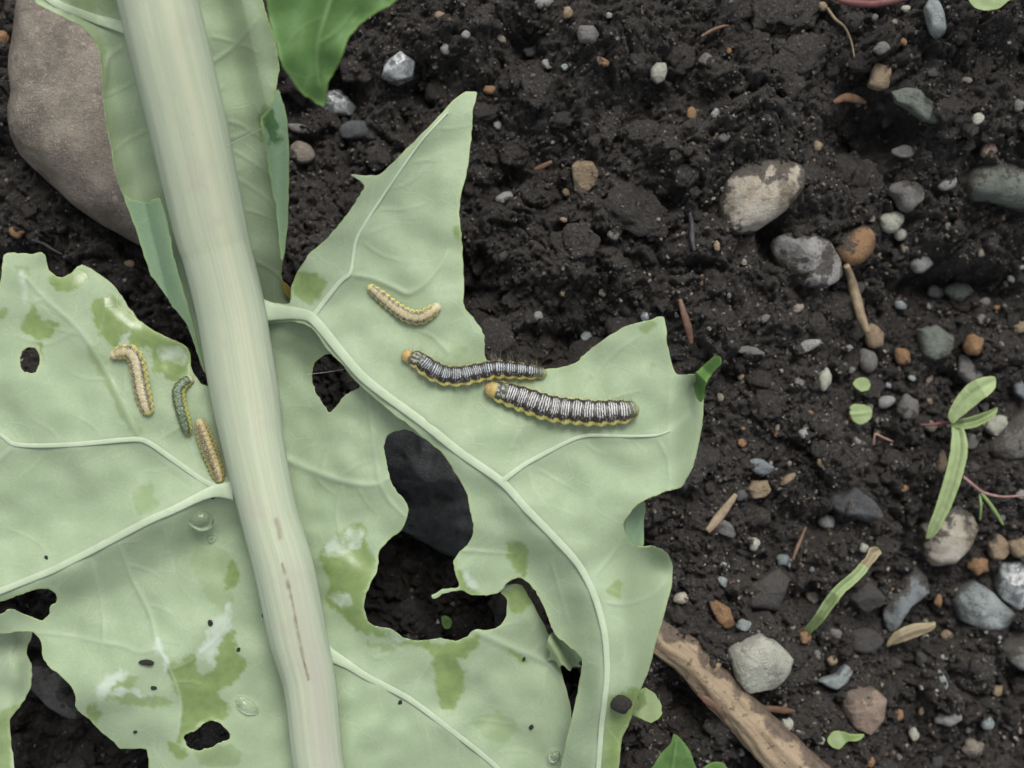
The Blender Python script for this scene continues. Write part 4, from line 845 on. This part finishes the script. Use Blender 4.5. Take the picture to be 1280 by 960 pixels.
soil_tube("red_shoot", "purple-red shoot at the top edge", "shoot", [(1044,-2),(1062,3),(1085,5),(1108,3),(1135,-3)], [6,9,10,9,7], M_red, .6)
soil_tube("bark_chip", "upright brown bark sliver right of the pointed leaf lobe", "bark", [(850,374),(855,392),(861,412),(864,430)], [5,9,10,5], M_barkchip, .2, flat=.5)
soil_tube("bark_chip", "brown sliver in the soil left of the rough brown rock", "bark", [(668,212),(678,208),(690,202)], [4,7,4], M_barkchip, .15, flat=.5)
soil_tube("bark_chip", "brown flake below the rough brown rock", "bark", [(710,304),(720,310),(734,314)], [5,9,4], M_barkchip, .15, flat=.5)
soil_tube("bark_chip", "reddish wood chip left of the olive-brown stone", "bark", [(1042,128),(1056,122),(1070,124),(1083,128)], [5,11,11,5], M_barkchip, .2, flat=.5)
soil_tube("bark_chip", "thin red-brown stick above the grass blade", "stick", [(1007,659),(1001,674),(995,688),(991,700)], [4,5,5,3], M_barkchip, .25)
soil_tube("bark_chip", "dark bluish stick upright left of the cream stone", "stick", [(862,266),(865,282),(865,298),(868,314)], [5,7,7,5], M_dark, .25)
soil_tube("bark_chip", "brown splinter curving in the top soil", "stick", [(876,46),(890,38),(903,33),(911,32)], [3,5,4,2], M_barkchip, .2)
soil_tube("bark_chip", "brown bark strip below the white angular stone", "bark", [(945,884),(962,886),(980,888),(994,890)], [5,9,9,5], M_barkchip, .1, flat=.5)
soil_tube("bark_chip", "tan strip lying beside the big leaf below its notch", "bark", [(884,664),(896,650),(908,634),(920,618)], [8,12,11,6], M_root, .1, flat=.4)
soil_tube("root_thread", "thin dark root left of the small left leaf gap", "root", [(40,300),(55,305),(66,312),(78,318)], [3,4,3,2], M_dark, .2)
# twig
def twig():
    t = NT("peeling_twig", .6, .35); uvm = t.mapped((9, 30, 1), "UV"); s1 = t.noise(1, 5, .65, uvm); n = t.noise(2.2, 5, .65); n2 = t.noise(16, 5, .7)
    c = t.mix(t.ramp(s1, .3, .7), (.34, .265, .175), (.27, .205, .13))
    c = t.mix(t.math('MULTIPLY', t.ramp(n2, .55, .75), .4), c, (.46, .39, .28))
    b = t.math('MAXIMUM', t.ramp(t.math('ADD', t.attr("bark"), t.math('MULTIPLY', t.math('SUBTRACT', n, .5), 1.6)), .55, .75), t.math('MULTIPLY', t.ramp(t.noise(7, 5, .75, t.mapped((1,1,1))), .44, .36), .85))
    c = t.mix(b, c, t.mix(t.ramp(n2, .3, .7), (.075, .055, .04), (.14, .105, .075))); t.color(c)
    t.bump(t.math('ADD', t.math('MULTIPLY', b, .3), t.math('ADD', s1, t.math('MULTIPLY', n2, 1.0))), .45, .05)
    p = np.array([(760,735,36),(795,768,40),(825,797,42),(863,822,46),(894,855,50),(926,890,49),(965,930,54),(1000,965,57),(1060,1020,60)], float)
    z = soil_at(p[:,0], p[:,1])[:,2].mean()+.32+np.zeros(len(p))
    def at(V):
        px, py = XY2PX(V[:,0], V[:,1], V[:,2]); d, _, _, tt, sg = nearest(px, py, smooth_poly(p[:,:2], False, 4), False)
        return {"bark": np.clip(.5-sg*d/40+.55*np.exp(-((px-893)**2+(py-822)**2)/16**2)+.4*np.exp(-((px-830)**2+(py-795)**2)/26**2)-.2, 0, 1)}
    tw = empty("twig", "weathered woody twig with peeling bark running to the bottom edge", "twig")
    obj("wood", px_tube(p[:,:2], p[:,2], z, t.m, n=40, per=14, flat=.85, wob=.16, seed=3, name="wood", attrs_fn=at), tw)
    q = np.array([(884,838),(893,830),(900,822)], float); zk = z[0]+np.array([.08,.13,.13])
    obj("knot", tube_mesh(P(q[:,0], q[:,1], zk), np.array([.11,.10,.05]), t.m, n=12, per=5, wob=.3), tw)
    q = np.array([(872,868),(882,874),(896,884),(906,898)], float); zk = z[0]+np.array([.15,.18,.18,.14])
    obj("bark_peel", tube_mesh(P(q[:,0], q[:,1], zk), np.array([.02,.05,.05,.02]), M_barkchip, n=8, per=5, flat=.35, wob=.3), tw)
twig()

# ---------------------------------------------------------------- caterpillars
def cat_mat():
    t = NT("caterpillar_skin", .42, .45); c = t.attr("pattern", "Color"); n = t.noise(45, 3)
    t.color(t.mix(t.math('MULTIPLY', t.ramp(n, .4, .7), .25), c, t.mix(1.0, c, (.6,.55,.45), 'MULTIPLY'))); t.bump(n, .2, .015)
    t.b.inputs["Subsurface Weight"].default_value = 0.0; return t.m
M_cat = cat_mat()
M_hair = NT("bristle", .5, .3); M_hair.color((.30,.27,.20)); M_hair = M_hair.m
def caterpillar(label, pts, rads, zf, style, roll=0, segs=13, M=300, N=64, hair=.10, seed=0, lift=.82):
    r_ = np.random.default_rng(seed)
    p = np.array(pts, float); z = zf(p[:,0], p[:,1]); rw = np.array(rads)*K*(CAMZ-3)/FOC; C = P(p[:,0], p[:,1], z); C[:,2] += rw*lift
    q = smooth_poly(np.column_stack([C, rw]), False, 24); L = np.concatenate([[0], np.cumsum(np.linalg.norm(np.diff(q[:,:3], axis=0), axis=1))]); u = np.linspace(0, 1, M)
    c = np.stack([np.interp(u*L[-1], L, q[:,k]) for k in range(3)], -1); r = np.interp(u*L[-1], L, q[:,3])
    Lt = L[-1]; Rm = r.max(); e = u*Lt; e2 = (1-u)*Lt
    r = r*np.sqrt(np.clip(1-(1-np.clip(e/(Rm*.75), 0, 1))**2, 1e-4, 1))*np.sqrt(np.clip(1-(1-np.clip(e2/(Rm*.9), 0, 1))**2, 1e-4, 1))
    T = np.gradient(c, axis=0); T /= np.linalg.norm(T, axis=1)[:,None]; up = np.array([0,0,1.0]); Sd = np.cross(T, up); Sd /= np.linalg.norm(Sd, axis=1)[:,None]; U = np.cross(Sd, T)
    a = np.linspace(0, 2*np.pi, N, endpoint=False); A = (a[None]-math.radians(roll)+np.pi) % (2*np.pi)-np.pi; A = A*np.ones((M,1)); lat = np.degrees(np.abs(A)); Un = u[:,None]*np.ones((1,N))
    body = np.clip((Un-.07)/.93, 0, 1); sg = body*segs; s = sg % 1
    seg_b = np.where(Un > .075, .07*np.abs(np.sin(np.pi*sg))**.6-.04, 0)+np.where(Un > .075, .018*np.cos(2*np.pi*s*4), 0)
    tub = .15*np.exp(-((lat-90)/17)**2)*np.clip(np.sin(np.pi*s), 0, 1)**2*(Un > .08)+.085*np.exp(-((lat-60)/8)**2)*np.exp(-((s-.45)/.16)**2)*(Un > .08)
    neck = -.07*np.exp(-((Un-.068)/.018)**2)
    rr = r[:,None]*(1+seg_b+tub+neck)
    V = c[:,None]+rr[...,None]*(np.cos(a)[None,:,None]*U[:,None]*.88+np.sin(a)[None,:,None]*Sd[:,None]*1.03)
    nz = fbm(Un*34+seed, A*3.0, 3, 400+seed); nz2 = perlin(Un*120, A*9, 410+seed)
    col = np.zeros((M,N,3))
    def put(m, cc): col[:] = col*(1-m[...,None])+np.array(cc)*m[...,None]
    if style in ('big', 'dark'):
        put(np.ones_like(Un), (.34,.33,.12))
        put(sstep(118, 100, lat+8*nz), (.62,.53,.13))
        put(sstep(.1,.35,nz)*sstep(60,80,lat), (.68,.62,.30))
        edge = 66+6*np.sin(2*np.pi*s+.4)+7*nz
        put(sstep(3, -3, lat-edge), (.020,.017,.014))
        put(np.exp(-((lat-70)/6)**2)*np.exp(-((s-.1)/.12)**2)*.9, (.05,.035,.015))
        ln = np.cos(2*np.pi*(s*5+.16*nz))
        cen = 35 if style == 'big' else 29
        w = sstep(.15, .7, ln) if style == 'dark' else sstep(.02, .5, ln)
        w = w*sstep(5, -3, lat-cen-6*nz-3*np.sin(2*np.pi*sg*1.0))
        w = w*(1-.85*sstep(.10,.05,np.minimum(s,1-s))*sstep(14,28,lat+12*nz)); w = w*(1-.7*sstep(.075,.03,np.minimum(s,1-s)))
        put(w, (.60,.60,.585) if style == 'big' else (.44,.48,.51))
        for (s0, l0) in ((.5, 47),):
            d = np.sqrt(((s-s0)/.17)**2+((lat-l0)/9)**2); put(sstep(1.25,1.05,d)*sstep(.7,.9,d)*.55*(Un > .12)*sstep(-.4,.2,nz+nz2), (.50,.50,.47)); put(sstep(.85,.7,d), (.014,.012,.010))
        dd = np.sqrt(((s-.45)/.10)**2+((lat-64)/6)**2); put(sstep(1,.7,dd), (.02,.018,.015))
        put(sstep(.885,.93,Un+.01*nz)*.55, (.12,.13,.07)); put(sstep(.955,.975,Un)*.9, (.28,.31,.13))
        put(sstep(.150,.140,Un)*sstep(58,48,lat), (.055,.055,.045)); put(sstep(.148,.14,Un)*sstep(50,40,lat)*sstep(.05,.35,nz+nz2*.5), (.34,.36,.28))
        put(sstep(.085,.075,Un), (.42,.34,.12) if style == 'big' else (.10,.08,.04))
        put(sstep(.070,.060,Un+.006*nz), (.42,.29,.085)); put(sstep(-.1,.3,nz2)*(Un<.06)*.5, (.24,.15,.045)); put(sstep(.058,.045,Un)*sstep(.0,.3,nz-nz2)*.7, (.52,.42,.24))
    else:
        if style == 'green': base, mid, line = (.46,.45,.13), (.10,.165,.07), (.02,.032,.018)
        elif style == 'tan': base, mid, line = (.60,.55,.19), (.43,.38,.22), (.035,.028,.02)
        elif style == 'cream': base, mid, line = (.60,.55,.20), (.43,.38,.215), (.045,.035,.022)
        else: base, mid, line = (.54,.50,.19), (.37,.29,.11), (.035,.028,.022)
        put(np.ones_like(Un), base); put(sstep(105, 85, lat+8*nz), tuple(x*1.2 for x in base))
        put(sstep(60, 48, lat+6*nz), mid)
        l0 = 36; ln = np.exp(-((lat-l0-6*nz)/10)**2)*(.8+.35*np.sin(2*np.pi*sg))*1.25; put(np.exp(-((lat-l0-22-6*nz2)/5)**2)*(s<.5)*.8*(Un>.1), line)
        if style == 'brown': ln = np.exp(-((A*57.3-22-5*nz)/18)**2)*.95+.85*np.exp(-((A*57.3+46)/6)**2)*(.4+.6*np.sin(2*np.pi*sg))
        put(np.clip(ln*1.7, 0, 1)*(Un > .09)*sstep(-.6, .0, nz2+.3*nz), line)
        put(np.exp(-((lat-66)/5)**2)*np.exp(-((s-.1)/.2)**2)*.7, line)
        if style == 'green': put(sstep(60,50,lat)*sstep(-.1,.25,nz2+.4*nz)*.75, line)
        put(sstep(.05,.2,np.abs(nz2))*sstep(30,60,lat)*.35, line); put(sstep(.20,.42,nz2+.25*nz)*sstep(44,34,lat)*(.65 if style != 'green' else .8), (.60,.57,.44) if style != 'green' else (.46,.50,.40)); put(sstep(.25,.5,-nz2-.3*nz)*sstep(30,24,lat)*.5, line)
        put(sstep(.22,.16,Un)*sstep(55,45,lat)*(.55 if style in ('cream','tan') else .0)*sstep(-.3,.2,nz2), (.50,.42,.16))
        put(sstep(.078,.066,Un+.006*nz), (.50,.45,.28) if style != 'brown' else (.38,.30,.15)); put(sstep(.06,.05,Un)*sstep(.1,.3,nz2)*.5, (.62,.58,.45))
        put(sstep(.95,.97,Un)*.7, base)
    V = V.reshape(-1,3); V = np.vstack([V, c[0], c[-1]]); cc = np.vstack([col.reshape(-1,3), col[0].mean(0), col[-1].mean(0)])
    I = np.arange(M*N).reshape(M,N); J = np.roll(I,-1,1); F = [np.stack([I[:-1],J[:-1],J[1:],I[1:]],-1).reshape(-1,4), np.stack([np.full(N,M*N),J[0],I[0]],-1), np.stack([np.full(N,M*N+1),I[-1],J[-1]],-1)]
    t = empty("caterpillar", label, "caterpillar", "caterpillars feeding on the cabbage leaf")
    obj("body", mesh_np("body", V, F, M_cat, cols=np.clip(cc, 0, 1)), t)
    hv, hf = [], []                                     # bristles
    nh = int(170*hair/.1)
    for k in range(nh):
        i = int(r_.uniform(.02, .99)*(M-1)); an = math.radians(r_.choice([-85,-60,-35,35,60,85])+r_.normal()*8+roll)
        o_ = U[i]*math.cos(an)*.88+Sd[i]*math.sin(an); b = c[i]+o_*r[i]*.96; ln_ = hair*r_.uniform(.6,1.7); d_ = o_+T[i]*r_.normal()*.45; d_ /= np.linalg.norm(d_)
        tip = b+d_*ln_+np.array([0,0,.2*ln_]); w_ = .0016; s1 = np.cross(d_, T[i]); s1 /= np.linalg.norm(s1)+1e-9
        n0 = len(hv); hv += [b+T[i]*w_, b-T[i]*w_*.5+s1*w_, b-T[i]*w_*.5-s1*w_, tip]; hf += [(n0,n0+1,n0+3),(n0+1,n0+2,n0+3),(n0+2,n0,n0+3)]
    obj("bristles", mesh_np("bristles", np.array(hv), np.array(hf), M_hair, smooth=False), t, kind="stuff")
    return t
caterpillar("largest caterpillar, black and white striped back with broad yellow side, lowest of three", [(606,483),(618,488),(633,492),(654,499),(677,507),(698,512),(719,514),(743,516),(764,515),(781,514),(798,510)], [7.5,10.5,13,14.5,15,15,15,14.8,14.2,13,9], zE, 'big', -18, seed=1, hair=.09)
caterpillar("slender darker black and white caterpillar with orange head hanging over the leaf edge", [(503,441),(514,447),(525,451),(538,461),(556,469),(576,470),(597,466),(618,462),(642,463),(663,465),(684,467)], [7,8.6,10.2,11.5,11.5,11.5,11,10.5,9.8,8.5,5.5], zE, 'dark', -19, seed=2, hair=.13)
caterpillar("small tan caterpillar bent upward at one end below the tall leaf tip", [(550,380),(544,386),(536,392),(526,397),(511,395),(493,384),(476,370),(460,357)], [5.5,6.5,7.5,8,8,7.5,6.8,4.5], zE, 'cream', -6, seed=3, hair=.045, M=220, N=48)
caterpillar("tan yellow caterpillar hooked at its head on the left leaf lobe", [(139,446),(146,443),(155,440),(165,441),(172,450),(175,463),(178,479),(182,498),(188,519)], [5.5,6.5,8,9,9.5,9.5,9.5,9.2,6.5], zL, 'tan', 0, seed=4, hair=.045, M=220, N=48)
caterpillar("small greenish caterpillar curved between two tan ones near the midrib", [(243,473),(238,475),(231,479),(225,488),(226,502),(230,518),(234,532),(236,544)], [5,6,7,7.8,7.6,7.2,6.6,4.5], zL, 'green', 12, seed=5, hair=.045, M=220, N=48)
caterpillar("brown and yellow caterpillar tucked straight against the midrib", [(249,523),(253,533),(257,544),(262,558),(268,574),(273,589),(277,603)], [5.5,7.5,8.6,9,8.8,8.2,5.5], zL, 'brown', -8, seed=6, hair=.045, M=220, N=48, lift=1.0)

# ---------------------------------------------------------------- drops, pellets, silk
def drop_mat():
    t = NT("water", .02, .5); t.b.inputs["Transmission Weight"].default_value = 1.0; t.b.inputs["IOR"].default_value = 1.33; t.color((.95,.97,.93)); return t.m
M_water = drop_mat()
def drop(label, poly, zf, h):
    pl = smooth_poly(poly, per=4); c = pl.mean(0); z = float(zf(np.array([c[0]]), np.array([c[1]]))[0])
    me = stone_mesh(pl, z+h*.15, h, M_water, int(c[0]), 0, 40, 20, pw=2.0, rough=.02); loc = recenter(me)
    obj("water_drop", me, label=label, cat="water drop", group="water drops on the leaf", loc=loc)
drop("oval water drop under the left vein beside the midrib", [(228,645),(240,637),(258,638),(268,650),(264,660),(250,664),(236,657)], zL, .10)
drop("small water drop above the lower left double hole", [(293,876),(300,869),(312,873),(323,884),(322,892),(310,894),(298,886)], zL, .09)
drop("round water drop near the bottom edge on the lower right blade", ell(693,945,8.5,9.5,0,10,.03), zF, .09)
drop("tiny round water drop beside the wet streak below the left vein", ell(264,673,5,5,0,10,.03), zL, .05)
M_frass = stone_mat('frass', (.020,.018,.015), (.012,.011,.01), .6, (.05,.045,.04), .3, .2, 9)
MATS['frass'] = M_frass
def pellet(name, label, poly, zf, hf=.9, cat="dropping", group="dark specks on the leaf"):
    pl = smooth_poly(poly, per=3); c = pl.mean(0); z = float(zf(np.array([c[0]]), np.array([c[1]]))[0]); h = hf*min(pl.max(0)-pl.min(0))*.5*K
    me = stone_mesh(pl, z+h*.75, h, M_frass, int(c[0]*3), 0, 20, 10, rough=.12); loc = recenter(me); obj(name, me, label=label, cat=cat, group=group, loc=loc)
pellet("frass_pellet", "large round black pellet near the bottom of the right lobe", ell(776,881,12.5,11.5), zE)
pellet("frass_pellet", "black elongated pellet on the lower left blade", ell(183,828,12,3.6,6), zL)
for lb, x, y, r in (("tiny dark speck on the left vein junction by the midrib",266,620,3.2),("tiny speck on the blade below the left vein",58,697,2.4),("dark speck left of the midrib crack",330,769,2.6),("dark speck left of the double hole above it",169,915,2.2),("speck on the right blade below the vein branch",655,824,2.4),("speck beside the wet patch on the lower right blade",664,909,3),("dark speck at the root of the lower right vein",500,878,2.8),("dark speck among the left wet film",192,860,3.2),("brown speck beside the pale dried film",263,779,3.5),("dark speck just right of the wet patch edge",298,812,2.6)):
    pellet("dark_speck", lb, ell(x, y, r*1.2, r*.9, x), (zL if x < 340 else zF), .7, "speck")
M_silk = NT("silk", .4, .5); M_silk.color((.40,.41,.39)); M_silk = M_silk.m
def silk(label, pts, zs, w=.7):
    me = px_tube(np.array(pts, float), [w]*len(pts), np.array(zs), M_silk, n=5, per=6, name="silk_thread"); obj("silk_thread", me, label=label, cat="silk thread", group="silk threads across the leaf")
silk("fine silk thread crossing the upper small hole", [(384,468),(410,465),(436,461),(452,466)], [2.9,2.82,2.85,2.95], .45)
silk("silk strand beside the midrib at upper right", [(283,182),(298,175),(312,168),(326,161)], [3.6,3.55,3.5,3.5], .5)
